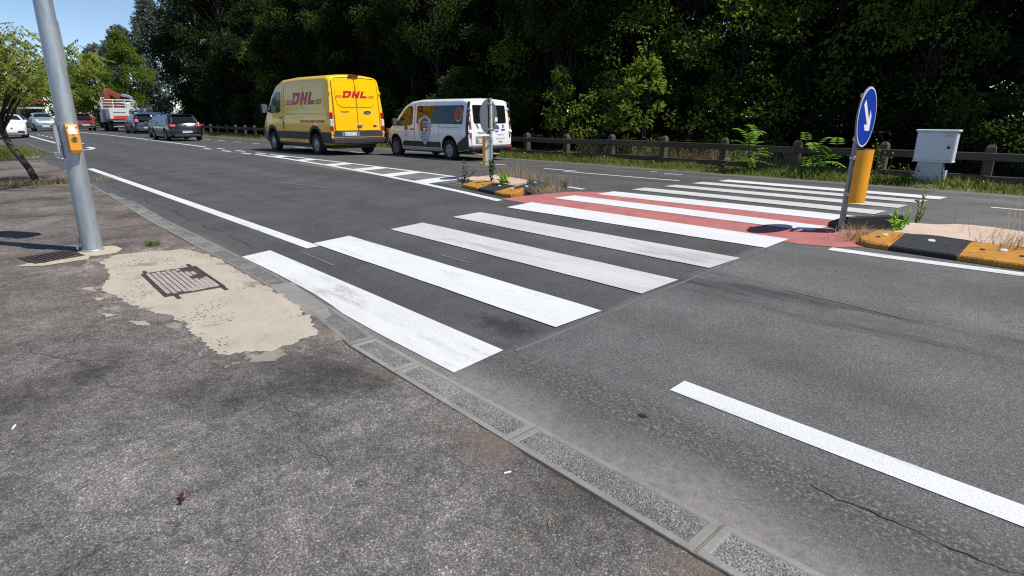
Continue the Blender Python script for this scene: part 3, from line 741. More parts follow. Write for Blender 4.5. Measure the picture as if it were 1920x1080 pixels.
def marker(t, A, N_, S_, z0, z1, rad, off, n=14):
    U_ = Vector((0, 0, 1)); ctr = lambda z: A(z) + N_ * off
    vs = []; fs = []
    for rr in (rad, rad - .006):
        for z in (z0, z1):
            for k in range(n + 1):
                a = math.pi * (k / n) - math.pi / 2
                vs.append(ctr(z) + N_ * rr * math.cos(a) * .9 + S_ * rr * math.sin(a))
    w = n + 1
    for k in range(n): fs += [(k, k + 1, w + k + 1, w + k), (2 * w + k + 1, 2 * w + k, 3 * w + k, 3 * w + k + 1), (w + k, w + k + 1, 3 * w + k + 1, 3 * w + k), (k + 1, k, 2 * w + k, 2 * w + k + 1)]
    mi = [0] * len(fs); mi = [(0, 1, 1, 1)[i % 4] for i in range(len(fs))]
    fs += [(0, w, 3 * w, 2 * w), (w - 1, 2 * w - 1, 4 * w - 1, 3 * w - 1)]; mi += [1, 1]
    o = put('marker_panel', mesh('marker_panel', vs, fs, [M_yel, M_white_s], mi, True, 40), t)
    o['label'] = 'curved orange marker panel'
    for z in (z0 + .09, z1 - .09):
        m = MB(); m.box(ctr(z) - N_ * .01, (.03, 2 * rad * .96, .03), 0, Matrix((N_, S_, U_)).transposed()); m.lathe([(.036, -.016), (.041, -.012), (.041, .012), (.036, .016)], 14, M=Matrix.Translation(A(z))); m.build('bracket', M_clamp, t, True, 40)
marker(t, A, N_, S_, .345, .915, .142, .06)
m = MB(); m.lathe([(.07, 0), (.06, .015), (.036, .02)], 12); m.build('mortar_foot', M_ks, t, True, 40)
t2, A2, N2, S2_ = keep_right('keep_right_sign', 'grey back of a round sign on a galvanised post, at the left island', (-9.22, 8.06, zr(8.1)), 1.60, 1.255, .345, (-.946, -.326), (-.008, .0))
marker(t2, A2, N2, S2_, .27, .87, .135, .06)
m = MB(); m.prism([(0, 0), (.07, 0), (.07, .08), (0, .08)], 0, .002); so = m.build('stickers', M_swhite, t2)
so.location = A2(1.2) - N2 * -.04 + S2_ * -.13; so.rotation_euler = (R(90), 0, R(90)); so.location = Vector((-.0, .0, 0)) + A2(1.16) + N2 * .041 + Vector((0, .16, 0))
m = MB(); m.tube([A2(.85), A2(1.45), A2(1.595)], [.0335, .0335, .0335], 16); m.build('weathered_sleeve', plain('weathered_white', (.52, .49, .42), .7, .1, .3, 14), t2, True, 40)

# ------------------------------------------------------------------ rubber kerb modules of the two islands
def rubber_mat(name, col):
    k = NB(name); O = k.obj()
    w1 = k.n('ShaderNodeTexWave', wave_type='BANDS', bands_direction='DIAGONAL'); k.set(w1.inputs['Vector'], k.map(O, (1, 1, 0))); w1.inputs['Scale'].default_value = 17; w1.inputs['Distortion'].default_value = 0
    c = k.mix(k.ramp(k.noise(5, 6, .65, O), [(.3, 0), (.7, 1)]), tuple(x * .72 for x in col), col)
    c = k.mix(k.math('MULTIPLY', k.smooth(k.noise(13, 6, .7, O), .55, .72), .75), c, (.06, .048, .036))
    c = k.mix(k.math('MULTIPLY', k.smooth(w1.outputs['Fac'], .18, .04), .3), c, tuple(x * .3 for x in col))
    return k.fin(c, .7, k.bump(k.math('ADD', k.math('MULTIPLY', w1.outputs['Fac'], .5), k.noise(40, 4, .6, O)), .22, .010), spec=.35)
M_ry = rubber_mat('yellow_rubber', (.50, .225, .028)); M_rb = rubber_mat('dark_rubber', (.030, .031, .033))
M_refl = plain('reflector', (.72, .74, .76), .25, .2)
def module(label, x, y, ang, L, mat, nose=None, w=.45, h=.12):
    """a wedge of rubber: u runs along the kerb, v into the island"""
    base = (x, y, zr(y) + .002)
    t = thing('rubber_block', label, 'rubber block', base, ang, 'rubber kerb blocks of the islands')
    if nose == 'l': pl = [(L, .0), (L, w), (L * .55, w), (L * .25, w * .82), (.04, w * .5), (0, w * .28), (.05, w * .1), (L * .4, .0)]
    elif nose == 'r': pl = [(0, 0), (L * .6, 0), (L * .95, w * .1), (L, w * .28), (L * .96, w * .5), (L * .75, w * .82), (L * .45, w), (0, w)]
    else: pl = [(0, 0), (L, 0), (L, w), (0, w)]
    cx, cy2 = sum(p[0] for p in pl) / len(pl), sum(p[1] for p in pl) / len(pl)
    ins = lambda d: [(px_ + (cx - px_) * d / max(.12, abs(cx - px_) + abs(cy2 - py_)), py_ + (cy2 - py_) * d / max(.12, abs(cx - px_) + abs(cy2 - py_))) for px_, py_ in pl]
    top = ins(.02)
    def tz(u, v): return .05 + (h - .05) * min(1, max(0, v / (w * .8)))
    v2, tr = tess([top], .09)
    vs = [(p.x, p.y, tz(p.x, p.y)) for p in v2]; fs = [tuple(q) for q in tr]
    b = len(vs); n = len(pl)
    for r, (pp, dz) in enumerate(((top, 0), (pl, -.012), (pl, None))):
        for u, v in pp: vs.append((u, v, 0 if dz is None else tz(u, v) + dz))
    for r in range(2):
        for i in range(n): fs.append((b + r * n + i, b + r * n + n + i, b + r * n + n + (i + 1) % n, b + r * n + (i + 1) % n))
    put('block', mesh('block', vs, fs, mat), t)
    def bits(name, u, v, r, mt, hgt):
        m = MB(); m.lathe([(r, 0), (r * .9, hgt), (0, hgt + .001)], 14); s = math.atan2(h - .05, w * .8)
        o = m.build(name, mt, t); o.location = (u, v, tz(u, v) + .0005); o.rotation_euler = (s, 0, 0); return o
    if not nose:
        bits('bolt_hole', L * .25, w * .5, .026, M_black, .001); bits('bolt_hole', L * .78, w * .42, .026, M_black, .001); bits('reflector', L * .5, w * .62, .034, M_refl, .006)
    else: bits('bolt_hole', L * .5, w * .42, .024, M_black, .001); bits('reflector', L * (.62 if nose == 'l' else .3), w * .6, .028, M_refl, .006)
    return t
RG = R(-2)
module('yellow rubber kerb block with a rounded nose, beside the blue arrow sign', -1.86, 6.60, RG, .32, M_ry, 'l')
module('black rubber kerb block with a white reflector, next to the yellow nose block', -1.535, 6.585, RG, .55, M_rb)
module('yellow rubber kerb block at the right edge of the picture, dead weeds on it', -.98, 6.566, RG, .55, M_ry)
module('black rubber kerb block outside the frame on the right', -.425, 6.546, RG, .55, M_rb)
module('black rubber kerb block turned away behind the blue sign post', -1.98, 8.12, R(238), .80, M_rb, None, .30, .15)
LG = R(-10.5)
module('yellow rubber kerb block at the hatched end of the left island', -8.62, 6.79, LG, .60, M_ry)
module('black rubber kerb block between the two yellow ones of the left island', -8.02, 6.68, LG, .58, M_rb)
module('yellow rounded rubber kerb block at the red corner of the left island', -7.44, 6.57, LG, .46, M_ry, 'r')
module('black rubber kerb block right of the yellow rounded one, left island', -6.93, 6.93, R(115), .60, M_rb, None, .30)
module('hindmost black rubber kerb block of the left island, under dry grass', -7.19, 7.50, R(126), .58, M_rb, None, .30)
def fill(name, label, poly, h, seed):
    t = put(name, None); 
    v2, tr = tess([ragged(poly, .012, 14, seed)], .2)
    zz = max(zr(y) for _, y in poly)
    vs = [(p.x, p.y, zz + h + .008 * math.sin(p.x * 7 + p.y * 5)) for p in v2]; fs = [tuple(q) for q in tr]
    cnt = {}
    for q in fs:
        for i in range(3):
            e = (q[i], q[(i + 1) % 3]); cnt.setdefault((min(e), max(e)), []).append(e)
    low = {}
    for e in cnt.values():
        if len(e) == 1:
            a, b = e[0]
            for q in (a, b):
                if q not in low: low[q] = len(vs); vs.append((vs[q][0], vs[q][1], zr(vs[q][1]) - .02))
            fs.append((b, a, low[a], low[b]))
    bpy.data.objects.remove(t)
    o = put(name, mesh(name, vs, fs, M_isl)); tag(o, label, 'traffic island'); return o
fill('island_slab', 'pinkish concrete slab of the right traffic island', [(-1.62, 7.04), (-.98, 7.04), (-.4, 7.03), (.6, 7.0), (2.6, 7.1), (2.6, 8.0), (.4, 8.05), (-.8, 8.06), (-1.3, 8.05), (-1.62, 7.75), (-1.7, 7.35)], .095, 4)
fill('island_slab', 'pinkish concrete slab of the left island under the galvanised sign post', [(-9.35, 7.25), (-8.5, 7.22), (-7.95, 7.10), (-7.72, 7.05), (-7.68, 7.3), (-7.85, 7.7), (-8.1, 8.0), (-8.8, 8.25), (-9.35, 8.25), (-9.45, 7.7)], .065, 5)

# ------------------------------------------------------------------ timber fence along the verge
def wood_mat():
    k = NB('weathered_wood'); O = k.obj()
    g = k.noise(3.0, 7, .65, k.map(O, (.5, 9, 9)), .6); rnd = k.n('ShaderNodeObjectInfo').outputs['Random']
    c = k.mix(k.ramp(g, [(.3, 0), (.7, 1)]), (.040, .029, .022), (.105, .078, .060))
    c = k.mix(k.math('MULTIPLY', rnd, .45), c, (.13, .105, .088))
    return k.fin(c, .85, k.bump(g, .5, .01), spec=.25)
M_wood = wood_mat()
FY = 15.2
fence = thing('timber_fence', 'dark weathered two-rail timber fence along the far verge', 'fence', (0, FY, .07))
pm = MB(); w = .085
pm.v = []; 
rings = [(w, -.25), (w, .80), (w * .92, .84), (w * .45, .90)]
for r_, z in rings: pm.v += [(-r_, -r_, z), (r_, -r_, z), (r_, r_, z), (-r_, r_, z)]
pm.f = [(i * 4 + j, i * 4 + (j + 1) % 4, i * 4 + 4 + (j + 1) % 4, i * 4 + 4 + j) for i in range(3) for j in range(4)] + [(12, 13, 14, 15)]; pm.mi = [0] * len(pm.f)
post_me = pm.me('post', M_wood)
rm = MB(); rm.box((0, 0, 0), (1.9, .055, .155), 0, None, .008); rail_me = rm.me('rail', M_wood)
rm = MB(); rm.box((0, 0, 0), (1.9, .055, .13), 0, None, .008); rail2_me = rm.me('rail', M_wood)
random.seed(11)
fx = [-.19 - 1.9 * i for i in range(-3, 48)]
dz = [random.uniform(-.025, .025) for _ in fx]
for i, x in enumerate(fx):
    put('post', post_me, fence, (x, 0, dz[i]), (random.uniform(-.02, .02), random.uniform(-.025, .025), random.uniform(-.1, .1)))
    if i:
        xm = (x + fx[i - 1]) / 2; tilt = math.atan2(dz[i - 1] - dz[i], 1.9)
        put('rail', rail_me, fence, (xm, -.115 - (i % 2) * .0, .665 + (dz[i] + dz[i - 1]) / 2), (0, -tilt, 0), (1.0 + .004, 1, 1))
        put('rail', rail2_me, fence, (xm, -.115, .235 + (dz[i] + dz[i - 1]) / 2 + random.uniform(-.01, .01)), (0, -tilt, 0), (1.0 + .004, 1, 1))

# ------------------------------------------------------------------ utility cabinet
M_cab = plain('cabinet_white', (.58, .59, .62), .5, 0, .06, 3); M_cabp = concrete('cabinet_plinth', (.42, .43, .42), (.52, .525, .51), False, 2, False)
cab = thing('utility_cabinet', 'white utility cabinet on a tapered concrete foot in front of the fence', 'cabinet', (-2.94, 14.72, .05))
m = MB(); m.box((0, 0, .86), (.68, .24, .60), 0, None, .008); m.build('housing', M_cab, cab)
m = MB(); m.box((0, -.006, 1.185), (.74, .29, .045), 0, None, .012); m.build('lid', M_cab, cab)
m = MB(); m.box((0, -.128, .87), (.65, .012, .53), 0, None, .004); dr = m.build('door', M_cab, cab)
m = MB(); m.box((0, 0, .575), (.70, .26, .03), 0, None, .006); m.build('base_rim', M_cab, cab)
m = MB(); m.lathe([(.03, 0), (.03, -.012), (.02, -.02), (0, -.022)], 18, axis='y'); o = m.build('lock', M_black, dr, True, 40); o.location = (.24, -.134, .86)
m = MB(); m.box((.24, -.136, .925), (.07, .004, .016)); m.build('yellow_sticker', M_yel, dr)
m = MB(); m.box((.22, -.136, 1.10), (.16, .004, .06)); m.build('rating_label', plain('label_grey', (.45, .45, .46), .5), dr)
m = MB()
b0 = [(-.32, -.12, -.1), (.24, -.12, -.1), (.24, .12, -.1), (-.32, .12, -.1)]; b1 = [(-.24, -.10, .56), (.18, -.10, .56), (.18, .10, .56), (-.24, .10, .56)]
m.add(b0 + b1, [(3, 2, 1, 0), (4, 5, 6, 7), (0, 1, 5, 4), (1, 2, 6, 5), (2, 3, 7, 6), (3, 0, 4, 7)]); m.build('foot', M_cabp, cab)
m = MB(); m.box((.245, -.02, .2), (.04, .12, .42), 0, None, .006); m.build('cable_duct', M_cab, cab)

# ------------------------------------------------------------------ vehicles
def carpaint(name, col, metal=0.0, rough=.28, dirt=.25):
    k = NB(name); O = k.obj(); Z = k.sep(O)[2]
    low = k.math('MULTIPLY', k.smooth(k.math('ADD', Z, k.math('MULTIPLY', k.noise(4, 5, .6, O), .5)), 1.1, .35), dirt)
    c = k.mix(k.ramp(k.noise(2.5, 4, .6, O), [(.3, 0), (.7, 1)]), tuple(x * .96 for x in col), col)
    c = k.mix(low, c, (.12, .105, .085))
    return k.fin(c, rough, None, metal, None, .6)
M_dhl = carpaint('van_yellow', (.98, .56, .0)); M_vwhite = carpaint('van_white', (.86, .865, .87), 0, .28, .12)
M_navy = carpaint('car_dark_blue', (.0035, .0045, .009), 0, .2, .06); M_blue2 = carpaint('car_blue', (.006, .013, .036), .1, .25, .06)
M_cred = carpaint('car_red', (.22, .014, .016)); M_silver = carpaint('car_silver_blue', (.33, .40, .44), .5, .3); M_cwhite = carpaint('car_white', (.78, .78, .78)); M_cgrey = carpaint('car_grey', (.08, .085, .09), .4)
M_clad = plain('dark_cladding', (.030, .031, .033), .55, 0, .15, 5)
M_glass = NB('dark_glass').fin((.008, .009, .010), .04, None, 0, .6)
M_seam = plain('panel_gap', (.02, .016, .008), .7); M_tyre = plain('tyre', (.014, .014, .015), .85, 0, .2, 8, .2)
M_rim = plain('rim_grey', (.27, .28, .29), .4, .5, .12, 6); M_rimd = plain('rim_dark', (.02, .02, .021), .6)
M_lred = plain('lamp_red', (.42, .006, .010), .18, 0, .1, 8, 0, .5); M_lclr = plain('lamp_clear', (.62, .63, .64), .15, .1, .1, 8, 0, .5); M_lamb = plain('lamp_amber', (.75, .30, .01), .25)
M_lred2 = plain('logo_red', (.52, .010, .022), .4, 0, .05); M_lor = plain('logo_orange', (.80, .17, .03), .4)
M_chrome = plain('chrome', (.55, .56, .57), .2, .9, .05); M_plate = plain('plate_white', (.72, .73, .74), .45, 0, .05); M_pblue = plain('plate_blue', (.015, .07, .42), .45)
M_ink = plain('print_dark', (.05, .05, .055), .6); M_inkb = plain('print_blue', (.07, .08, .28), .5); M_inko = plain('print_orange', (.34, .10, .03), .5); M_inkg = plain('print_green', (.01, .13, .04), .5); M_inkgrey = plain('print_grey', (.28, .28, .29), .6)
M_head = plain('headlamp', (.75, .72, .66), .12, .2, .08, 8, 0, .6)

def tab(t): 
    X = [a for a, _ in t]; Y = [b for _, b in t]
    return lambda x: float(np.interp(x, X, Y))
class Body:
    """lofted vehicle shell. x runs forward from the rear bumper, y to the vehicle's left, z up"""
    def __init__(s, L, top, bot, plan, fac, rc, crown, rear, rl=.9):
        s.L = L; s.top = tab(top); s.bot = tab(bot); s.plan = tab(plan); s.fac = tab(fac); s.rc = rc; s.crown = crown; s.rear = tab(rear); s.rl = rl
        s.st = sorted(set([0, .012, .05] + [x for x, _ in top + bot + plan if .06 < x < L - .06] + list(np.linspace(.15, L - .1, 26)) + [L - .03, L]))
    def ws(s, x, z): return s.plan(x) * s.fac(z)
    def sx(s, st, z): return st + s.rear(z) * max(0.0, 1 - st / s.rl)
    def inv(s, x, z):
        r = s.rear(z); return (x - r) / (1 - r / s.rl) if x < s.rl else x
    def ring(s, st, ins):
        T = s.top(st) - ins; B = s.bot(st) + ins; rc = min(s.rc, (T - B) * .3); P = []
        wB = s.ws(st, B) - ins
        P += [(0, B), (wB * .6, B), (wB - .05, B), (wB, B + .05)]
        zt = T - rc - s.crown
        for k in range(1, 9): z = B + .05 + (zt - B - .05) * k / 8; P.append((s.ws(st, z) - ins, z))
        w = s.ws(st, zt) - ins
        for k in range(1, 6):
            a = k / 5 * math.pi / 2; P.append((w - rc * 1.1 * (1 - math.cos(a)), zt + rc * math.sin(a)))
        w2 = P[-1][0]
        for f_ in (.66, .33): P.append((w2 * f_, zt + rc + s.crown * (1 - f_ ** 2)))
        P.append((0, T))
        return P
    def mesh(s, name, mats, cuts):
        vs = []; n = None
        for st in s.st:
            ins = {0: .035, .012: .014}.get(st, 0.0)
            if st == s.L: ins = .05
            elif abs(st - (s.L - .03)) < 1e-6: ins = .015
            P = s.ring(st, ins); full = P + [(-y, z) for y, z in reversed(P[1:-1])]; n = len(full)
            vs += [(s.sx(st, z), y, z) for y, z in full]
        fs = []
        for i in range(len(s.st) - 1):
            for k in range(n): fs.append((i * n + k, i * n + (k + 1) % n, i * n + n + (k + 1) % n, i * n + n + k))
        fs.append(tuple(range(n - 1, -1, -1))); b = (len(s.st) - 1) * n; fs.append(tuple(range(b, b + n)))
        me = mesh(name, vs, fs, mats)
        bm = bmesh.new(); bm.from_mesh(me); bmesh.ops.recalc_face_normals(bm, faces=bm.faces); bm.to_mesh(me); bm.free()
        if cuts:
            a = bpy.data.objects.new('shell', me); COL.objects.link(a)
            m = MB()
            for x, r, w0, w1 in cuts:
                for sd in (1, -1): m.lathe([(r, sd * w0), (r, sd * w1)], 28, 1, 'y', M=Matrix.Translation((x, 0, r * .98)))
            cm = m.me('cut', mats)
            bm = bmesh.new(); bm.from_mesh(cm); bmesh.ops.recalc_face_normals(bm, faces=bm.faces); bm.to_mesh(cm); bm.free()
            c = bpy.data.objects.new('cut', cm); COL.objects.link(c)
            md = a.modifiers.new('b', 'BOOLEAN'); md.operation = 'DIFFERENCE'; md.object = c; md.solver = 'EXACT'
            dg = bpy.context.evaluated_depsgraph_get(); dg.update()
            me2 = bpy.data.meshes.new_from_object(a.evaluated_get(dg)); me2.name = name
            bpy.data.objects.remove(a); bpy.data.objects.remove(c); me = me2
        me.polygons.foreach_set('use_smooth', [True] * len(me.polygons)); me.set_sharp_from_angle(angle=R(32)); me.update()
        return me
    def side(s, sd=1, eps=.007):
        def fn(x, z, o): return (x, sd * (s.ws(s.inv(x, z), z) + eps + o), z)
        return fn
    def back(s, eps=.008):
        def fn(y, z, o): return (s.rear(z) - eps - o, y, z)          # y is the vehicle's left
        return fn
    def over(s, eps=.008):
        def fn(x, y, o):
            P = s.ring(x, 0); Y = [p[0] for p in P if p[1] > s.top(x) - s.rc - s.crown - .01][::-1]; Zz = [p[1] for p in P if p[1] > s.top(x) - s.rc - s.crown - .01][::-1]
            return (x, y, float(np.interp(abs(y), Y, Zz)) + eps + o)
        return fn
def rrect(x0, x1, z0, z1, r, n=4):
    out = []
    for cx, cz, a0 in ((x1 - r, z1 - r, 0), (x0 + r, z1 - r, 90), (x0 + r, z0 + r, 180), (x1 - r, z0 + r, 270)):
        for k in range(n + 1): a = R(a0 + 90 * k / n); out.append((cx + r * math.cos(a), cz + r * math.sin(a)))
    return out
def arch(xc, zc, r0, r1, zlow, n=14):
    """half ring over a wheel"""
    a0 = math.asin(max(-1, min(1, (zlow - zc) / r1)))
    o = [(xc + r1 * math.cos(a), zc + r1 * math.sin(a)) for a in np.linspace(a0, math.pi - a0, n)]
    b0 = math.asin(max(-1, min(1, (zlow - zc) / r0)))
    i = [(xc + r0 * math.cos(a), zc + r0 * math.sin(a)) for a in np.linspace(math.pi - b0, b0, n)]
    return o + i
_wheels = {}
def wheels(t, xs_, yo, r, w, style=0):
    key = (r, w, style)
    if key not in _wheels:
        m = MB(); m.lathe([(r * .60, -w / 2), (r * .88, -w / 2), (r * .97, -w * .42), (r, -w * .28), (r, w * .28), (r * .97, w * .42), (r * .88, w / 2), (r * .60, w / 2)], 32, 0, 'y', True); ty = m.me('wheel', M_tyre, True, 40)
        m = MB(); m.lathe([(r * .61, w * .36), (r * .60, w * .47), (r * .55, w * .46), (r * .54, w * .30)], 32, 0, 'y')
        m.lathe([(r * .56, w * .12), (0, w * .12)], 24, 1, 'y')
        if style == 0:                       # steel wheel with a vented cover
            m.lathe([(r * .40, w * .30), (r * .38, w * .40), (r * .2, w * .46), (0, w * .47)], 24, 0, 'y')
            for k in range(12): a = 2 * math.pi * k / 12; m.box((r * .47 * math.cos(a), w * .36, r * .47 * math.sin(a)), (r * .20, w * .08, r * .14), 0, Matrix.Rotation(-a, 3, 'Y'))
        else:                                # alloy with spokes
            m.lathe([(r * .15, w * .25), (r * .14, w * .46), (0, w * .47)], 16, 0, 'y')
            ns = 5 if style == 1 else 6
            for k in range(ns):
                for da in (-.13, .13):
                    a = 2 * math.pi * k / ns + da; m.box((r * .34 * math.cos(a), w * .40, r * .34 * math.sin(a)), (r * .46, w * .10, r * .095), 0, Matrix.Rotation(-a, 3, 'Y'))
        rm_ = m.me('rim', [M_rim, M_rimd], True, 35); _wheels[key] = (ty, rm_)
    ty, rm_ = _wheels[key]
    for x in xs_:
        for sd in (1, -1):
            o = put('wheel', ty, t, (x, sd * yo, r), (0, random.uniform(0, 1), 0 if sd > 0 else math.pi)); put('rim', rm_, o)
def numplate(t, fn_pt, y, z, w=.52, h=.11, txt='GC 313 TV', both=True):
    """plate on the rear: fn maps (left, up, out)"""
    p = panel('licence_plate', [rrect(y - w / 2, y + w / 2, z - h / 2, z + h / 2, .012, 2)], lambda a, b, o: fn_pt(a, b, o + .012), M_plate, t, None, .012, False)
    up = lambda e: (lambda a, b, o: fn_pt(a, b, o + .0135 + e))
    panel('blue_band', [[(y + w / 2 - .045, z - h / 2 + .004), (y + w / 2 - .003, z - h / 2 + .004), (y + w / 2 - .003, z + h / 2 - .004), (y + w / 2 - .045, z + h / 2 - .004)]], up(0), M_pblue, p, None, 0)
    if both: panel('blue_band', [[(y - w / 2 + .003, z - h / 2 + .004), (y - w / 2 + .045, z - h / 2 + .004), (y - w / 2 + .045, z + h / 2 - .004), (y - w / 2 + .003, z + h / 2 - .004)]], up(0), M_pblue, p, None, 0)
    lay('plate_number', text2d(txt, h * .95, 0, .001), up(.001), M_ink, p, y, z - .002, -1)
def strip2(pts, w):
    """thin closed outline along a polyline"""
    L_, R_ = [], []
    for i, p in enumerate(pts):
        a = Vector(pts[max(i - 1, 0)]); b = Vector(pts[min(i + 1, len(pts) - 1)]); t_ = (b - a).normalized(); n_ = Vector((-t_.y, t_.x)) * w / 2
        L_.append(tuple(Vector(p) + n_)); R_.append(tuple(Vector(p) - n_))
    return L_ + R_[::-1]
def dhl_logo(t, fn, cu, cv, h, flip, m1, m2):
    """three slanted letters with a slit and speed stripes, all from straight bars"""
    sh = .42
    def S(poly): return [((x + y * sh), y) for x, y in poly]
    D_ = [[[(0, 0), (.90, 0), (1.2, .12), (1.38, .42), (1.38, .84), (1.22, 1), (-.05, 1), (-.05, .74), (.12, .62)], [(.44, .26), (.74, .26), (.90, .44), (.90, .70), (.44, .70)]]]
    H_ = [[[(1.58, 0), (2.0, 0), (2.0, .36), (2.36, .36), (2.36, 0), (2.78, 0), (2.78, 1), (2.36, 1), (2.36, .62), (2.0, .62), (2.0, 1), (1.58, 1)]]]
    L_ = [[[(3.0, 0), (4.15, 0), (4.15, .32), (3.42, .32), (3.42, 1), (3.0, 1)]]]
    W_ = 4.15
    lg = None
    for k, poly in enumerate(D_ + H_ + L_):
        pts = [[(cu + flip * (x - W_ / 2 - .2) * h, cv + (y - .5) * h) for x, y in S(lp)] for lp in poly]
        o = panel('logo_letter', pts, fn, m1, t if lg is None else lg, None, 0, False)
        lg = lg or o
    lg.name = 'logo'
    for x0, x1 in ((-1.25, -.12), (4.28, 5.4)):
        for y0 in (.02, .16, .30):
            tp = .10 * (y0 / .14)
            pts = [(cu + flip * (x - W_ / 2 - .2 + y * sh) * h, cv + (y - .5) * h) for x, y in ((x0 + tp, y0), (x1, y0), (x1, y0 + .085), (x0 + tp, y0 + .085))]
            panel('logo_stripe', [pts], fn, m2, lg, None, 0, False)
    return lg
def tail_lamp(t, x, y, z0, z1, d=.13, w=.13, segs=((0, .22, 0), (.22, .55, 1), (.55, 1, 0)), lean=.0):
    """wrap-round lamp cluster: stacked red and clear lenses"""
    sd = 1 if y > 0 else -1; first = None
    for a, b, k in segs:
        m = MB(); za, zb = z0 + (z1 - z0) * a, z0 + (z1 - z0) * b
        m.box((x + lean * (za + zb - z0 - z1) / 2, y, (za + zb) / 2), (d, w, (zb - za) - .004), 0, None, .02)
        o = m.build('tail_light' if first is None else 'lens', M_lclr if k else M_lred, t if first is None else first); first = first or o
    return first
def mirror(t, x, y, z, mat, s=1.0):
    sd = 1 if y > 0 else -1
    m = MB(); m.box((x, y + sd * .11 * s, z), (.12 * s, .19 * s, .26 * s), 0, None, .04 * s); m.tube([(x, y - sd * .05, z - .06 * s), (x, y + sd * .06 * s, z - .05 * s)], .025 * s, 6); o = m.build('wing_mirror', mat, t, True, 50)
    m = MB(); m.box((x - .062 * s, y + sd * .11 * s, z), (.006, .15 * s, .21 * s)); m.build('mirror_glass', M_chrome, o)

# ---- yellow delivery van
t = thing('delivery_van', 'tall yellow delivery van with red lettering on its side and rear doors', 'van', (-18.92, 10.40, zr(10.4) - .01), R(181.6), None, 1.075)
B = Body(5.53, [(0, 2.47), (.25, 2.52), (2.4, 2.54), (3.45, 2.50), (3.9, 2.36), (4.25, 2.05), (4.72, 1.47), (4.95, 1.33), (5.3, 1.13), (5.45, .98), (5.53, .85)], [(0, .36), (.5, .33), (5.2, .30), (5.53, .32)],
         [(0, .985), (.25, 1.01), (4.2, 1.01), (4.75, .985), (5.15, .91), (5.4, .78), (5.53, .62)], [(.3, .965), (.6, .99), (.9, 1.0), (1.3, .992), (1.6, .965), (2.0, .93), (2.35, .895), (2.6, .86)], .17, .05, [(.3, .0), (.8, .02), (1.35, .035), (2.0, .085), (2.5, .14)])
put('body', B.mesh('body', [M_dhl, M_clad], [(1.02, .44, .62, 1.2), (4.32, .44, .62, 1.2)]), t)
m = MB(); m.box((2.7, 0, .33), (4.9, 1.5, .2)); m.box((1.02, 0, .36), (.14, 1.5, .14)); m.build('underbody', M_clad, t)
wheels(t, (1.02, 4.32), .895, .35, .225, 0)
for sd in (1, -1):
    F = B.side(sd); F2 = B.side(sd, .010); Fp = B.side(sd, .0045)
    panel('cladding', [[(1.50, .50), (3.84, .50), (3.84, .745), (1.50, .745)]], F, M_clad, t)
    panel('cladding', [[(0.02, .40), (.56, .40), (.56, .745), (.02, .745)]], F, M_clad, t)
    for xc in (1.02, 4.32): panel('arch_trim', [arch(xc, .43, .43, .525, .36)], F2, M_clad, t, .12, .03)
    panel('sill', [[(1.50, .33), (3.84, .33), (3.84, .385), (1.50, .385)]], F, M_clad, t)
    panel('front_bumper_side', [[(4.86, .36), (5.35, .36), (5.35, .72), (4.92, .72)]], F, M_clad, t, .08)
    gl = panel('side_window', [[(3.50, 1.43), (3.50, 1.98), (3.56, 2.06), (3.95, 2.03), (4.18, 1.83), (4.58, 1.42), (4.42, 1.36), (3.62, 1.36)]], F, M_glass, t, .10)
    panel('panel_gap', [strip2([(3.36, .50), (3.36, 1.4), (3.36, 2.12)], .016)], Fp, M_seam, t, .2, .004)
    panel('panel_gap', [strip2([(3.22, .50), (3.22, 1.4), (3.22, 2.22)], .012)], Fp, M_seam, t, .2, .004)
    panel('panel_gap', [strip2([(.32, 1.30), (1.2, 1.31), (2.2, 1.31), (3.2, 1.31)], .012)], Fp, M_seam, t, .3, .004)
    panel('panel_gap', [strip2([(3.36, .80), (3.33, 1.0), (3.34, 1.08)], .035)], B.side(sd, .006), M_seam, t, .2, .004)
    panel('pressing', [[(.30, 1.45), (1.65, 1.45), (1.65, 2.16), (.36, 2.16)]], B.side(sd, .012), M_dhl, t, .15, .02)
    panel('pressing', [[(1.78, 1.45), (3.12, 1.45), (3.12, 2.18), (1.78, 2.16)]], B.side(sd, .012), M_dhl, t, .15, .02)
    m = MB(); m.box((3.50, sd * (B.ws(3.5, 1.20) + .018), 1.19), (.16, .03, .035), 0, None, .01); m.build('door_handle', M_clad, t)
    mirror(t, 4.52, sd * 1.0, 1.50, M_clad, 1.25)
    dhl_logo(t, B.side(sd, .016), 1.72, 1.80, .39, -sd, M_lred2, M_lred2)
    lay('slogan', text2d('EXCELLENCE. SIMPLY DELIVERED.', .115, .15, .003), B.side(sd, .010), M_lred2, t, 1.15, 1.07, -sd)
    tail_lamp(t, .065, sd * .925, .80, 1.36, .13, .12, ((0, .22, 0), (.22, .62, 1), (.62, 1, 0)), .05)
    m = MB(); m.box((.035, sd * .925, .71), (.07, .11, .10), 0, None, .015); m.build('reflector', M_lamb, t)
    for zz in (1.95,): m = MB(); m.box((.09, sd * .90, zz), (.09, .05, .10), 0, None, .012); m.build('hinge', M_dhl, t)
panel('windscreen', [[(4.02, -.66), (4.66, -.80), (4.66, .80), (4.02, .66)]], B.over(), M_glass, t, .12)
K = B.back()
m = MB(); m.box((-.01, 0, .475), (.14, 1.94, .19), 0, None, .03); bp = m.build('rear_bumper', M_clad, t)
m = MB(); m.box((-.02, 0, .578), (.12, 1.80, .018), 0, None, .006); m.build('step_trim', M_chrome, bp)
for sd in (1, -1): m = MB(); m.box((-.083, sd * .70, .515), (.012, .14, .03)); m.build('bumper_reflector', M_lred, bp)
panel('lower_cladding', [[(-.90, .60), (.90, .60), (.90, .785), (-.90, .785)]], B.back(.010), M_clad, t)
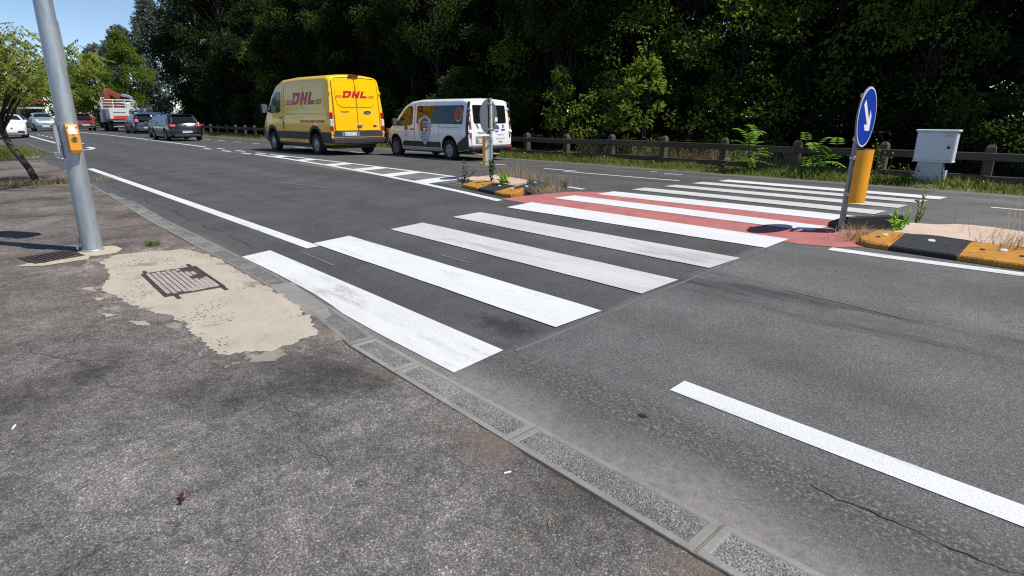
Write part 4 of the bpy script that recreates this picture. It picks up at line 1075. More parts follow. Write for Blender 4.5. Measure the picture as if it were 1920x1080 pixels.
panel('plate_recess', [rrect(-.02, .60, .625, .765, .02)], B.back(.016), M_rim, t, None)
numplate(t, lambda a, b, o: B.back(.012)(a, b, o), .29, .695, .52, .105)
panel('door_gap', [strip2([(0, .79), (0, 1.6), (0, 2.40)], .014)], B.back(.012), M_seam, t, .2, .003)
for sd in (1, -1):
    dp = panel('rear_door', [rrect(min(sd * .012, sd * .80), max(sd * .012, sd * .80), .80, 2.36, .05)], B.back(.012), M_dhl, t, .15, .02)
    q = [(sd * .03, 1.52), (sd * .52, 1.52), (sd * .66, 1.60), (sd * .72, 1.78), (sd * .715, 2.10), (sd * .66, 2.18), (sd * .03, 2.20)]
    panel('door_pressing', [q], B.back(.026), M_dhl, dp, .12, .014)
    panel('corner_gap', [strip2([(sd * .825, .80), (sd * .825, 1.6), (sd * .81, 2.30), (sd * .72, 2.39), (sd * .03, 2.42)], .012)], B.back(.0095), M_seam, t, .2, .003)
dhl_logo(t, B.back(.030), .02, 1.90, .21, -1, M_lred2, M_lor)
lay('lettering', text2d('TRANSIT', .075, 0, .002, 1.1), B.back(.016), M_ink, t, .44, 1.37, -1)
panel('badge_handle', [[(-.37 + .13 * math.cos(a), 1.36 + .05 * math.sin(a)) for a in np.linspace(0, 2 * math.pi, 18)[:-1]]], B.back(.028), M_ink, t, None, .02)
panel('badge', [[(-.37 + .05 * math.cos(a), 1.345 + .026 * math.sin(a)) for a in np.linspace(0, 2 * math.pi, 14)[:-1]]], B.back(.033), M_chrome, t, None, .004)
panel('badge', [[(-.62 + .075 * math.cos(a), .93 + .034 * math.sin(a)) for a in np.linspace(0, 2 * math.pi, 14)[:-1]]], B.back(.020), M_ink, t, None, .008)
m = MB(); m.box((-.005, -.06, .95), (.06, .18, .06), 0, None, .015); m.build('door_latch', M_chrome, t)
m = MB(); m.box((.11, 0, 2.475), (.10, .36, .04), 0, None, .012); m.build('brake_light', M_lred, t)
m = MB()
for sd in (1, -1): m.box((.62, sd * .86, .42), (.02, .26, .34))
m.build('mud_flaps', M_rubber, t)
m = MB(); m.tube([(.0, -.62, .38), (.4, -.62, .36)], .035, 8); m.build('exhaust', M_rimd, t)

# ---- white minibus
t = thing('minibus', 'white minibus with a shield emblem and dark side windows', 'van', (-14.32, 12.50, zr(12.5) - .01), R(181.2), None, .985)
B = Body(5.0, [(0, 1.92), (.3, 1.955), (2.6, 1.97), (3.15, 1.92), (3.5, 1.79), (3.85, 1.50), (4.15, 1.22), (4.4, 1.12), (4.75, .99), (4.92, .84), (5.0, .70)], [(0, .38), (.5, .30), (4.8, .26), (5.0, .32)],
         [(0, .94), (.25, .965), (3.7, .965), (4.25, .94), (4.65, .85), (4.88, .70), (5.0, .52)], [(.25, .955), (.5, .985), (.75, 1.0), (1.0, .995), (1.2, .975), (1.75, .895), (2.0, .86)], .12, .035, [(.3, .0), (.6, .0), (1.0, .015), (1.2, .035), (1.9, .13)])
put('body', B.mesh('body', [M_vwhite, M_clad], [(.96, .41, .60, 1.2), (4.06, .41, .60, 1.2)]), t)
m = MB(); m.box((2.5, 0, .32), (4.4, 1.4, .2)); m.box((.96, 0, .34), (.12, 1.4, .12)); m.build('underbody', M_clad, t)
wheels(t, (.96, 4.06), .855, .335, .215, 2)
for sd in (1, -1):
    F = B.side(sd); F2 = B.side(sd, .010); Fp = B.side(sd, .0045)
    panel('side_window', [rrect(.28, 2.74, 1.16, 1.735, .05)], F, M_glass, t, .12)
    panel('door_window', [[(2.98, 1.16), (2.98, 1.68), (3.06, 1.735), (3.24, 1.73), (3.46, 1.60), (3.88, 1.20), (3.95, 1.09), (3.6, 1.07), (3.1, 1.10)]], F, M_glass, t, .10)
    panel('rear_pillar', [[(.015, .40), (.015, 1.84), (.135, 1.84), (.13, 1.2), (.12, .80), (.45, .62), (.54, .56), (.56, .34), (.3, .34)]], F, M_clad, t)
    panel('cladding', [[(1.42, .40), (3.60, .40), (3.60, .50), (3.50, .58), (1.42, .585)]], F, M_clad, t)
    panel('sill_trim', [[(1.42, .345), (3.60, .345), (3.60, .375), (1.42, .375)]], F, M_rim, t)
    panel('front_bumper_side', [[(4.50, .32), (4.86, .34), (4.84, .66), (4.62, .60), (4.52, .5)]], F, M_clad, t, .08)
    panel('panel_gap', [strip2([(2.86, .42), (2.86, 1.1), (2.86, 1.80)], .012)], Fp, M_seam, t, .2, .004)
    panel('panel_gap', [strip2([(1.50, .60), (1.52, 1.1)], .010)], Fp, M_seam, t, .2, .004)
    panel('panel_gap', [strip2([(.45, 1.06), (1.5, 1.06)], .010)], Fp, M_seam, t, .2, .004)
    m = MB(); m.box((2.98, sd * (B.ws(3.0, .98) + .014), .975), (.20, .025, .04), 0, None, .008); m.build('door_handle', M_clad, t)
    mirror(t, 3.93, sd * .93, 1.20, M_clad, 1.0)
    S_ = B.side(sd, .0125); S2_ = B.side(sd, .0155); S3_ = B.side(sd, .018); cx = 2.27
    shield = panel('shield_emblem', [[(cx - .36, 1.31), (cx, 1.44), (cx + .36, 1.31), (cx + .355, 1.1), (cx + .27, .80), (cx + .14, .58), (cx, .44), (cx - .14, .58), (cx - .27, .80), (cx - .355, 1.1)]], S_, plain('emblem_white' + str(sd), (.60, .61, .63), .4, 0, .03), t, .1, .004)
    shield['label'] = 'white shield emblem with round logo'
    edge = [(cx - .36, 1.31), (cx, 1.44), (cx + .36, 1.31), (cx + .355, 1.1), (cx + .27, .80), (cx + .14, .58), (cx, .44), (cx - .14, .58), (cx - .27, .80), (cx - .355, 1.1), (cx - .36, 1.31)]
    panel('shield_outline', [edge[:-1], [(cx + (a - cx) * .965, .94 + (b - .94) * .975) for a, b in edge[:-1]]], S2_, M_ink, shield, .15, 0)
    lc = 1.11; rr = .245
    circ = lambda r, n=28: [(cx + r * math.cos(a), lc + r * math.sin(a)) for a in np.linspace(0, 2 * math.pi, n + 1)[:-1]]
    panel('round_logo', [circ(rr)], S2_, M_inkb, shield, .1, 0)
    panel('logo_disc', [[(cx + sd * .11 * 1 + .145 * math.cos(a), lc + .0 + .19 * math.sin(a)) for a in np.linspace(0, 2 * math.pi, 20)[:-1]]], S3_, M_inko, shield, .1, 0)
    for z0, z1, mt, u0, u1 in ((-.13, -.09, M_plate, -.2, .06), (-.22, -.13, M_plate, -.07, .07), (-.205, -.13, M_inkg, .07, .17), (-.205, -.13, M_lred2, -.17, -.07)):
        panel('logo_band', [[(cx + sd * u0, lc + z0), (cx + sd * u1, lc + z0), (cx + sd * u1, lc + z1), (cx + sd * u0, lc + z1)]], S3_, mt, shield, None, 0)
    lay('lettering', text2d('DREAM', .085, 0, .003), S3_, M_plate, shield, cx - sd * .09, lc + .09, -sd)
    lay('lettering', text2d('ACADEMY', .072, 0, .003), S3_, M_plate, shield, cx - sd * .085, lc - .01, -sd)
    lay('lettering', text2d('Viaggiamo', .085, .25), S2_, M_ink, shield, cx, .815, -sd)
    lay('lettering', text2d('NEGRAETO', .075), S2_, M_inkgrey, shield, cx, .72, -sd)
    lay('lettering', text2d('-BACR-', .06, 0, .003, 1.2), S2_, M_ink, shield, cx, .635, -sd)
    # small round logo on the door, larger one on the rear glass
    sl = panel('door_logo', [[(3.36 + .10 * math.cos(a), 1.0 + .10 * math.sin(a)) for a in np.linspace(0, 2 * math.pi, 18)[:-1]]], B.side(sd, .009), M_inkb, t, None, 0)
    panel('logo_disc', [[(3.40 + .05 * math.cos(a), 1.0 + .08 * math.sin(a)) for a in np.linspace(0, 2 * math.pi, 14)[:-1]]], B.side(sd, .011), M_inko, sl, None, 0)
    panel('logo_band', [[(3.29, .92), (3.40, .92), (3.42, .96), (3.28, .96)]], B.side(sd, .011), M_plate, sl, None, 0)
    lay('lettering', text2d('Viaggiamo', .05, .25), B.side(sd, .009), M_ink, sl, 3.34, .85, -sd); lay('lettering', text2d('NEGRAETO', .045), B.side(sd, .009), M_inkgrey, sl, 3.34, .79, -sd)
    panel('logo_line', [[(3.22, .735), (3.46, .735), (3.46, .745), (3.22, .745)]], B.side(sd, .009), M_lred2, sl, None, 0)
    bl = panel('window_logo', [[(.50 + .20 * math.cos(a), 1.46 + .225 * math.sin(a)) for a in np.linspace(0, 2 * math.pi, 26)[:-1]]], B.side(sd, .0115), M_inko, t, .1, 0)
    panel('logo_ring', [[(.48 + r_ * math.cos(a), 1.45 + r_ * 1.13 * math.sin(a)) for r_, a in [(.185, q) for q in np.linspace(2.2, 5.4, 14)] + [(.165, q) for q in np.linspace(5.4, 2.2, 14)]]], B.side(sd, .0135), M_plate, bl, None, 0)
    lay('lettering', text2d('FIP', .13, 0, .006), B.side(sd, .0135), M_lred2, bl, .50, 1.53, -sd); lay('lettering', text2d('& 3vs3', .08, 0, .003), B.side(sd, .0135), M_lred2, bl, .50, 1.39, -sd)
    tail_lamp(t, .055, sd * .865, .72, 1.52, .08, .07, ((0, .16, 0), (.18, .30, 1), (.32, .66, 0), (.66, .8, 1), (.8, 1, 0)), .07)
    for zz in (.93, 1.62): m = MB(); m.box((B.rear(zz) - .01, sd * (.87 - (.06 if zz > 1.5 else 0)), zz), (.06, .13, .085), 0, None, .015); m.build('hinge', M_vwhite, t)
panel('windscreen', [[(3.30, -.62), (4.02, -.74), (4.02, .74), (3.30, .62)]], B.over(), M_glass, t, .12)
K = B.back(.012)
for sd in (1, -1):
    y0, y1 = sorted((sd * .008, sd * .80)); y2, y3 = sorted((sd * .05, sd * .70))
    dp = panel('rear_door', [rrect(y0, y1, .50, 1.86, .04)], K, M_vwhite, t, .12, .02)
    panel('rear_window', [rrect(y2, y3, 1.18, 1.74, .06)], B.back(.018), M_glass, dp, .12, .006)
panel('door_gap', [strip2([(0, .5), (0, 1.2), (0, 1.86)], .012)], B.back(.0135), M_seam, t, .2, .002)
panel('plate_recess', [rrect(-.02, .66, .555, .79, .02)], B.back(.016), M_inkgrey, t, None, .004)
numplate(t, lambda a, b, o: B.back(.010)(a, b, o), .36, .645, .52, .11, 'FJ 314 GP')
lay('lettering', text2d('TRAFIC', .08, 0, .003, 1.2), B.back(.016), M_ink, t, .42, .885, -1)
lay('lettering', text2d('Viaggiamo', .08, .25), B.back(.016), M_inkgrey, t, -.42, .83, -1); lay('lettering', text2d('NEGRAETO', .075), B.back(.016), M_inkgrey, t, -.42, .70, -1); lay('lettering', text2d('- BACR -', .06, 0, .002), B.back(.016), M_ink, t, -.42, .60, -1)
rl_ = panel('round_logo', [[(-.26 + .12 * math.cos(a), 1.02 + .12 * math.sin(a)) for a in np.linspace(0, 2 * math.pi, 20)[:-1]]], B.back(.016), M_inkb, t, None, 0)
panel('logo_band', [[(-.37, .99), (-.15, .99), (-.16, .95), (-.36, .95)]], B.back(.018), M_plate, rl_, None, 0); panel('logo_band', [[(-.33, .935), (-.19, .935), (-.24, .905), (-.28, .905)]], B.back(.018), M_lred2, rl_, None, 0)
panel('diamond_badge', [[(-.55, 1.02), (-.505, 1.09), (-.55, 1.16), (-.595, 1.09)], [(-.55, 1.05), (-.575, 1.09), (-.55, 1.13), (-.525, 1.09)]], B.back(.024), M_ink, t, None, .01)
m = MB(); m.box((-.005, -.55, .985), (.03, .16, .03), 0, None, .006); m.build('door_handle', M_clad, t)
m = MB(); m.box((B.rear(1.82) - .02, .0, 1.83), (.03, .22, .07), 0, None, .01); m.build('brake_light', M_lred, t)
m = MB(); m.tube([(B.rear(1.05) - .03, .52, 1.04), (B.rear(1.18) - .035, .60, 1.16), (B.rear(1.6) - .035, .66, 1.5)], .012, 6); m.build('wiper', M_black, t)
m = MB(); m.box((-.01, 0, .43), (.16, 1.84, .16), 0, None, .05); bp = m.build('rear_bumper', M_clad, t)
for sd in (1, -1): m = MB(); m.box((-.092, sd * .74, .44), (.008, .16, .03)); m.build('bumper_reflector', M_lred, bp)
m = MB(); m.box((-.25, .35, .24), (.10, .9, .03), 0, None, .008)
for y_ in (-.05, .25, .7): m.tube([(-.2, y_, .24), (.1, y_, .30)], .018, 6)
m.build('tow_step', M_alu, t)

# ---- cars: one shape family with different measures
def hatch(name, label, loc, rz, mat, L=4.26, H=1.46, W=.90, sc=1.0, rear=((.2, .04), (.45, 0), (.72, .03), (.92, .10), (1.40, .60)), roof=None, face=False, plate='FW 715 KL', lamp=(.80, .96), wr=.315, style=1, trim=True, group='cars on the road', clad=False):
    t = thing(name, label, 'car', loc, rz, group, sc)
    k = L / 4.26; hh = H / 1.46
    top = roof or [(0, 1.41), (.35, 1.445), (1.0, 1.46), (1.7, 1.45), (2.2, 1.38), (2.6, 1.22), (3.05, 1.0), (3.3, .95), (3.8, .87), (4.1, .76), (4.22, .66), (4.26, .58)]
    top = [(a * k, b * hh) for a, b in top]
    B = Body(L, top, [(0, .26), (.4, .20), (L - .4, .18), (L, .22)], [(0, W * .86), (.12 * k, W * .94), (.5 * k, W), (L - .9 * k, W), (L - .35 * k, W * .92), (L - .1 * k, W * .78), (L, W * .6)],
             [(.15, .95), (.45, .985), (.65, 1.0), (.9, .975), (1.0 * hh, .93), (1.42 * hh, .74), (1.6, .70)], .10, .035, [(a * hh, b) for a, b in rear], 1.0)
    xr, xf = .82 * k, L - .84 * k
    put('body', B.mesh('body', [mat, M_clad], [(xr, wr + .06, W - .30, W + .2), (xf, wr + .06, W - .30, W + .2)]), t)
    wheels(t, (xr, xf), W - .10, wr, .205, style)
    zb, zt = .96 * hh, 1.345 * hh
    for sd in (1, -1):
        F = B.side(sd)
        panel('side_window', [[(.78 * k, zb + .05), (.95 * k, zt - .02), (1.52 * k, zt), (1.52 * k, zb)]], F, M_glass, t, .12)
        panel('side_window', [[(1.60 * k, zb), (1.60 * k, zt), (2.05 * k, zt - .02), (2.40 * k, zt - .16), (2.78 * k, zb + .02), (2.70 * k, zb)]], F, M_glass, t, .12)
        panel('panel_gap', [strip2([(1.56 * k, .30), (1.56 * k, zb)], .012)], B.side(sd, .004), M_seam, t, .2, .003)
        panel('panel_gap', [strip2([(2.72 * k, .30), (2.78 * k, zb)], .012)], B.side(sd, .004), M_seam, t, .2, .003)
        if clad: panel('sill_cladding', [[(.5 * k + .7, .24), (L - 1.35 * k, .24), (L - 1.35 * k, .42), (.5 * k + .7, .42)]], F, M_clad, t)
        for xc in (1.78 * k, .98 * k): m = MB(); m.box((xc, sd * (B.ws(xc, .84 * hh) + .012), .84 * hh), (.17, .02, .03), 0, None, .006); m.build('door_handle', mat, t)
        mirror(t, 2.72 * k, sd * W * .93, zb + .05, mat, .72)
        z0, z1 = lamp[0] * hh, lamp[1] * hh
        ti = panel('tail_light', [[(sd * W * .55, z0), (sd * W * .90, z0), (sd * W * .895, z1 - .05), (sd * W * .80, z1 - .03), (sd * W * .57, z1 - .05)]], B.back(.012), M_lred, t, .1, .02)
        panel('lens', [[(sd * W * .60, z0 + .01), (sd * W * .80, z0 + .01), (sd * W * .80, z0 + .03), (sd * W * .60, z0 + .03)]], B.back(.016), M_lclr, ti, None, .004)
        panel('tail_light', [[(B.rear((z0 + z1) / 2) + .01, z0), (B.rear((z0 + z1) / 2) + .20, z0 + .05), (B.rear(z1) + .14, z1)]], F, M_lred, t, None)
        hl = panel('headlight', [[(L - .55 * k, sd * W * .55), (L - .20 * k, sd * W * .48), (L - .22 * k, sd * W * .70), (L - .50 * k, sd * W * .84)]], B.over(), M_head, t, .08)
    y = W * .58
    rw0, rw1 = zb + .02, 1.36 * hh
    panel('rear_window', [[(-y * 1.16, rw0 + .03), (-y * 1.10, rw0), (y * 1.10, rw0), (y * 1.16, rw0 + .03), (y * .93, rw1), (-y * .93, rw1)]], B.back(.010), M_glass, t, .12)
    panel('windscreen', [[(2.22 * k, -W * .60), (2.98 * k, -W * .78), (2.98 * k, W * .78), (2.22 * k, W * .60)]], B.over(), M_glass, t, .1)
    m = MB(); m.box((.02, 0, .40), (.16, W * 1.80, .30), 0, None, .06); bp = m.build('rear_bumper', M_clad if clad else mat, t, True, 50)
    m = MB(); m.box((-.04, 0, .285), (.10, W * 1.5, .10), 0, None, .03); m.build('diffuser', M_clad, bp)
    if trim: m = MB(); m.box((-.085, 0, .34), (.03, W * 1.42, .018), 0, None, .006); m.build('chrome_strip', M_chrome, bp)
    numplate(t, lambda a, b, o: (-.062 - o, a, b), 0, .50, .52, .11, plate, False)
    m = MB(); m.lathe([(.05, 0), (.05, -.012), (.03, -.016), (0, -.016)], 16, axis='x', M=Matrix.Translation((B.rear(.86) - .008, 0, .86 * hh))); m.build('badge', M_chrome, t)
    m = MB(); m.box((B.rear(1.40 * hh) - .05, 0, 1.415 * hh), (.2, W * 1.2, .03), 0, None, .012); m.build('roof_spoiler', mat, t)
    if face:
        m = MB(); m.box((L - .02, 0, .40), (.10, W * 1.5, .14), 0, None, .03); m.build('grille', M_clad, t)
        m = MB(); m.box((L + .035, 0, .42), (.015, .52, .11)); m.build('licence_plate', M_plate, t)
        m = MB(); m.box((L - .05, 0, .26), (.14, W * 1.55, .07), 0, None, .03); m.build('front_lip', M_rim, t)
        m = MB(); m.lathe([(.06, 0), (.055, .02), (0, .03)], 14, axis='x', M=Matrix.Translation((L - .01, 0, .62 * hh))); m.build('badge', M_chrome, t)
        for sd in (1, -1):
            m = MB(); m.lathe([(.11, -.05), (.11, .02), (.07, .05), (0, .055)], 16, axis='x', M=Matrix.Translation((L - .20 * k, sd * W * .70, .70 * hh))); m.build('headlight', M_head, t, True, 40)
            m = MB(); m.lathe([(.06, 0), (.05, .03), (0, .035)], 12, axis='x', M=Matrix.Translation((L - .10 * k, sd * W * .66, .42))); m.build('fog_lamp', M_lclr, t)
    return t
PI = math.pi
hatch('hatchback', 'dark navy five-door hatchback seen from behind, nearest of the queue', (-35.9, 9.36, zr(9.36)), PI, M_navy, sc=.985)
hatch('hatchback', 'blue car half hidden beyond the dark navy hatchback', (-41.6, 10.35, zr(10.3)), PI, M_blue2, 4.1, 1.50, .88, plate='EK 602 BD', style=2)
hatch('crossover', 'dark blue crossover between the flatbed truck and the navy hatchback', (-55.8, 11.65, zr(11.6)), PI, M_blue2, 4.15, 1.58, .88, 1.0, ((.2, .04), (.5, 0), (.8, .05), (1.0, .12), (1.4, .42)), lamp=(.86, 1.06), clad=True, plate='FD 218 NA', wr=.34)
hatch('old_hatchback', 'old boxy red hatchback left of the flatbed truck', (-68.0, 9.25, zr(9.2)), PI, M_cred, 3.7, 1.42, .77, 1.12, ((.2, .02), (.5, 0), (.8, .02), (.95, .05), (1.4, .26)), lamp=(.70, .84), clad=True, plate='BA 553 MX', wr=.28, style=0, trim=False)
BOXY = [(0, 1.44), (.3, 1.46), (1.5, 1.46), (2.1, 1.42), (2.55, 1.30), (3.15, 1.04), (3.45, .99), (3.9, .92), (4.12, .82), (4.22, .70), (4.26, .60)]
hatch('small_car', 'silver blue small hatchback coming towards the camera behind the pole', (-74.6, 6.55, zr(6.5)), 0, M_silver, 3.65, 1.55, .82, 1.08, roof=BOXY, face=True, plate='GA 410 FS', wr=.29, style=0)
hatch('small_car', 'white rounded small car at the left edge behind the leaning trunk', (-57.4, 3.05, zr(3.05)), 0, M_cwhite, 3.57, 1.49, .82, 1.10, roof=BOXY, face=True, plate='FT 901 RL', wr=.30)
hatch('hatchback', 'dark car farthest back in the oncoming lane', (-96, 6.1, zr(6)), 0, M_cgrey, 4.1, 1.48, .88, roof=BOXY, face=True, plate='EX 112 GT')

# ---- flatbed truck with a folded red crane
M_twhite = plain('truck_white', (.62, .63, .62), .5, 0, .10, 2); M_tgrey = plain('truck_grey', (.20, .20, .20), .6, .2, .25, 2); M_crane = plain('crane_red', (.24, .04, .032), .5, 0, .15, 3); M_tor = plain('truck_orange', (.50, .085, .03), .45); M_tblue = plain('crane_grey_blue', (.22, .27, .34), .5, .2, .1, 3)
t = thing('flatbed_truck', 'white flatbed truck with a folded red crane behind its cab', 'truck', (-65.5, 12.4, zr(12.4)), R(177), None, 1.0); t.scale = (1, 1.22, 1)
m = MB(); m.box((3.2, .38, .78), (6.4, .12, .24)); m.box((3.2, -.38, .78), (6.4, .12, .24)); m.box((.05, 0, .70), (.12, 2.2, .16)); m.build('chassis', M_clad, t)
m = MB(); m.box((2.6, 0, 1.10), (5.2, 2.46, .14)); m.build('bed_floor', M_tgrey, t)
tb = MB(); tb.box((-.02, 0, 1.66), (.06, 2.48, .98), 0, None, .012); tail = tb.build('tailboard', M_twhite, t)
m = MB(); m.box((-.056, .55, 1.34), (.01, .95, .24)); m.build('orange_band', M_tor, tail)
m = MB(); m.box((-.056, 0, 1.185), (.012, 2.4, .04)); m.build('red_line', M_lred2, tail)
m = MB(); m.box((-.056, .60, 1.74), (.01, .80, .06)); m.build('dark_line', M_ink, tail)
lay('lettering', text2d('SERM', .38, 0, .012), lambda a, b, o: (-.06, a, b), M_ink, tail, -.45, 1.74, -1)
for sd in (1, -1):
    for x0 in (.05, 2.6): m = MB(); m.box((x0 + 1.25, sd * 1.22, 1.62), (2.48, .05, .90), 0, None, .012); m.build('side_board', M_tgrey if x0 > 1 else M_twhite, t)
    tl = MB(); tl.box((-.06, sd * .92, .94), (.06, .42, .13), 0, None, .02); tl.build('tail_light', M_lred, t)
    m = MB(); m.box((.9, sd * .95, 1.0), (1.5, .5, .05), 0, None, .02); m.build('mudguard', M_clad, t)
m = MB(); m.box((-.10, 0, .48), (.08, 2.3, .10), 0, None, .02); m.build('underrun_bar', M_alu, t)
m = MB(); m.box((-.09, 0, .97), (.05, 2.2, .10)); m.build('lamp_bar', M_alu, t)
wheels(t, (1.0, 2.1, 5.6), 1.02, .48, .46, 0)
m = MB()
fr = [(5.1, 1.2, 1.2), (5.1, 1.2, 2.75), (5.1, 1.02, 2.95), (5.1, -1.02, 2.95), (5.1, -1.2, 2.75), (5.1, -1.2, 1.2)]
m.tube(fr, .05, 8)
for z in (2.15, 2.45, 2.7): m.tube([(5.1, 1.2, z), (5.1, -1.2, z)], .035, 6)
for y in (.42, -.42): m.tube([(5.1, y, 1.2), (5.1, y, 2.95)], .04, 6)
m.build('head_frame', M_twhite, t, True, 50)
m = MB(); m.box((6.0, 0, 1.4), (.7, 2.2, .7), 0, None, .05); m.tube([(6.0, .0, 1.2), (6.0, 0, 3.0)], .22, 10); m.build('crane_column', M_crane, t, True, 40)
def beam(a, b, w, h, mat, name): 
    a, b = Vector(a), Vector(b); d = (b - a); x = d.normalized(); y = Vector((1, 0, 0)) - x * x.x; y.normalize(); z = x.cross(y); m = MB(); m.box((a + b) / 2, (d.length, w, h), 0, Matrix((x, y, z)).transposed(), .05); return m.build(name, mat, t)
beam((6.0, .55, 1.9), (6.0, .75, 3.85), .42, .42, M_crane, 'crane_boom'); beam((6.2, .72, 3.95), (6.2, -.75, 2.85), .44, .46, M_crane, 'crane_boom'); beam((5.9, -.30, 3.45), (5.9, -.95, 3.30), .30, .30, M_tblue, 'crane_arm'); beam((5.9, -.95, 3.35), (5.9, -1.05, 2.35), .26, .28, M_tblue, 'crane_arm')
m = MB(); m.tube([(5.5, 1.15, 1.2), (5.5, 1.22, 2.9), (5.5, 1.1, 3.15), (5.5, .9, 3.1)], .07, 8); m.build('hose_stand', M_twhite, t, True, 40)
m = MB(); m.box((7.6, 0, 1.75), (1.9, 2.3, 2.1), 0, None, .16); cabn = m.build('cab', M_twhite, t)
for sd in (1, -1): m = MB(); m.box((7.8, sd * 1.155, 2.15), (1.1, .02, .7), 0, None, .008); m.build('side_window', M_glass, cabn); mirror(t, 8.3, sd * 1.2, 2.3, M_black, 1.4)
m = MB(); m.box((8.555, 0, 2.15), (.02, 1.9, .75), 0, None, .008); m.build('windscreen', M_glass, cabn)
# pickup or van roof glimpsed ahead of the crossover
m = MB()
t = thing('box_van', 'pale box van half hidden between the flatbed truck and the crossover', 'van', (-61.5, 13.3, zr(13)), R(178), None, .92)
m.box((1.4, 0, 1.25), (2.8, 1.9, 1.35), 0, None, .05); m.build('cargo_box', M_twhite, t)
m = MB(); m.box((3.5, 0, .95), (1.4, 1.75, 1.1), 0, None, .16); m.build('cab', M_tgrey, t)
m = MB(); m.box((2.0, 0, .5), (4.2, 1.2, .18)); m.build('chassis', M_clad, t)
wheels(t, (.8, 3.5), .84, .33, .22, 0)
for sd in (1, -1): m = MB(); m.box((-.02, sd * .8, .68), (.05, .16, .2), 0, None, .02); m.build('tail_light', M_lred, t)

# ------------------------------------------------------------------ vegetation
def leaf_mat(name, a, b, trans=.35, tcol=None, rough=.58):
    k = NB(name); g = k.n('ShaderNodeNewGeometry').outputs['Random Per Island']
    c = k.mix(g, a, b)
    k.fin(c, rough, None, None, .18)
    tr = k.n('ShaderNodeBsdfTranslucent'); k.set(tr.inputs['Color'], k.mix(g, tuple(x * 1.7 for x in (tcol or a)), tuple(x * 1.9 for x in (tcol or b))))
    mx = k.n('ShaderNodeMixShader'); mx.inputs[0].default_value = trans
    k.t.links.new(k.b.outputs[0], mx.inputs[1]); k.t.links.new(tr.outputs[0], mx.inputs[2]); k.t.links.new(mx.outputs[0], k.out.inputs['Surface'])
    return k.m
def bark_mat(name, a, b):
    k = NB(name); O = k.obj(); f = k.noise(7, 7, .7, k.map(O, (3, 3, .5)), .5)
    return k.fin(k.mix(k.ramp(f, [(.3, 0), (.7, 1)]), a, b), .92, k.bump(f, .9, .04), spec=.2)
M_bark = bark_mat('bark_dark', (.014, .011, .009), (.045, .036, .028)); M_bark2 = bark_mat('bark_street', (.03, .024, .020), (.09, .07, .055))
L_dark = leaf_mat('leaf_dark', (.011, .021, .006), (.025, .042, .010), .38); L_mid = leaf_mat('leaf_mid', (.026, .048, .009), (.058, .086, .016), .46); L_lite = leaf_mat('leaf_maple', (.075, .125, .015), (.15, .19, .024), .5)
L_yel = leaf_mat('leaf_yellowish', (.085, .135, .024), (.23, .235, .042), .45); L_grey = leaf_mat('leaf_poplar_hazed', (.095, .125, .10), (.17, .205, .165), .3); L_fern = leaf_mat('leaf_ailanthus', (.15, .30, .03), (.24, .40, .05), .5)  # poplar leaf colour is lightened, with bluish distance haze mixed in
L_grass = leaf_mat('grass', (.075, .12, .020), (.18, .20, .05), .42); L_dry = leaf_mat('dry_grass', (.26, .19, .095), (.44, .34, .19), .35); L_oat = leaf_mat('dry_seed', (.24, .19, .10), (.36, .30, .18), .3)

def leaves(name, C, D, Nn, ln, wd, mat, fold=.18):
    """rhombic leaves folded on the midrib: C base points, D direction, Nn approximate normal"""
    D = D / (np.linalg.norm(D, axis=1, keepdims=True) + 1e-9)
    S = np.cross(D, Nn); S /= (np.linalg.norm(S, axis=1, keepdims=True) + 1e-9); U = np.cross(S, D)
    n = len(C); ln = np.broadcast_to(ln, n)[:, None]; wd = np.broadcast_to(wd, n)[:, None]
    V = np.empty((n, 4, 3)); V[:, 0] = C; mid = C + D * ln * .45
    V[:, 1] = mid + S * wd * .5 + U * wd * fold; V[:, 2] = C + D * ln; V[:, 3] = mid - S * wd * .5 + U * wd * fold
    b = (np.arange(n) * 4)[:, None]
    F = np.concatenate([b + np.array([0, 1, 2]), b + np.array([0, 2, 3])], 1).reshape(-1, 3)
    return fast_mesh(name, V.reshape(-1, 3), F, mat)
def unit(rg, n): 
    v = rg.normal(size=(n, 3)); return v / np.linalg.norm(v, axis=1, keepdims=True)
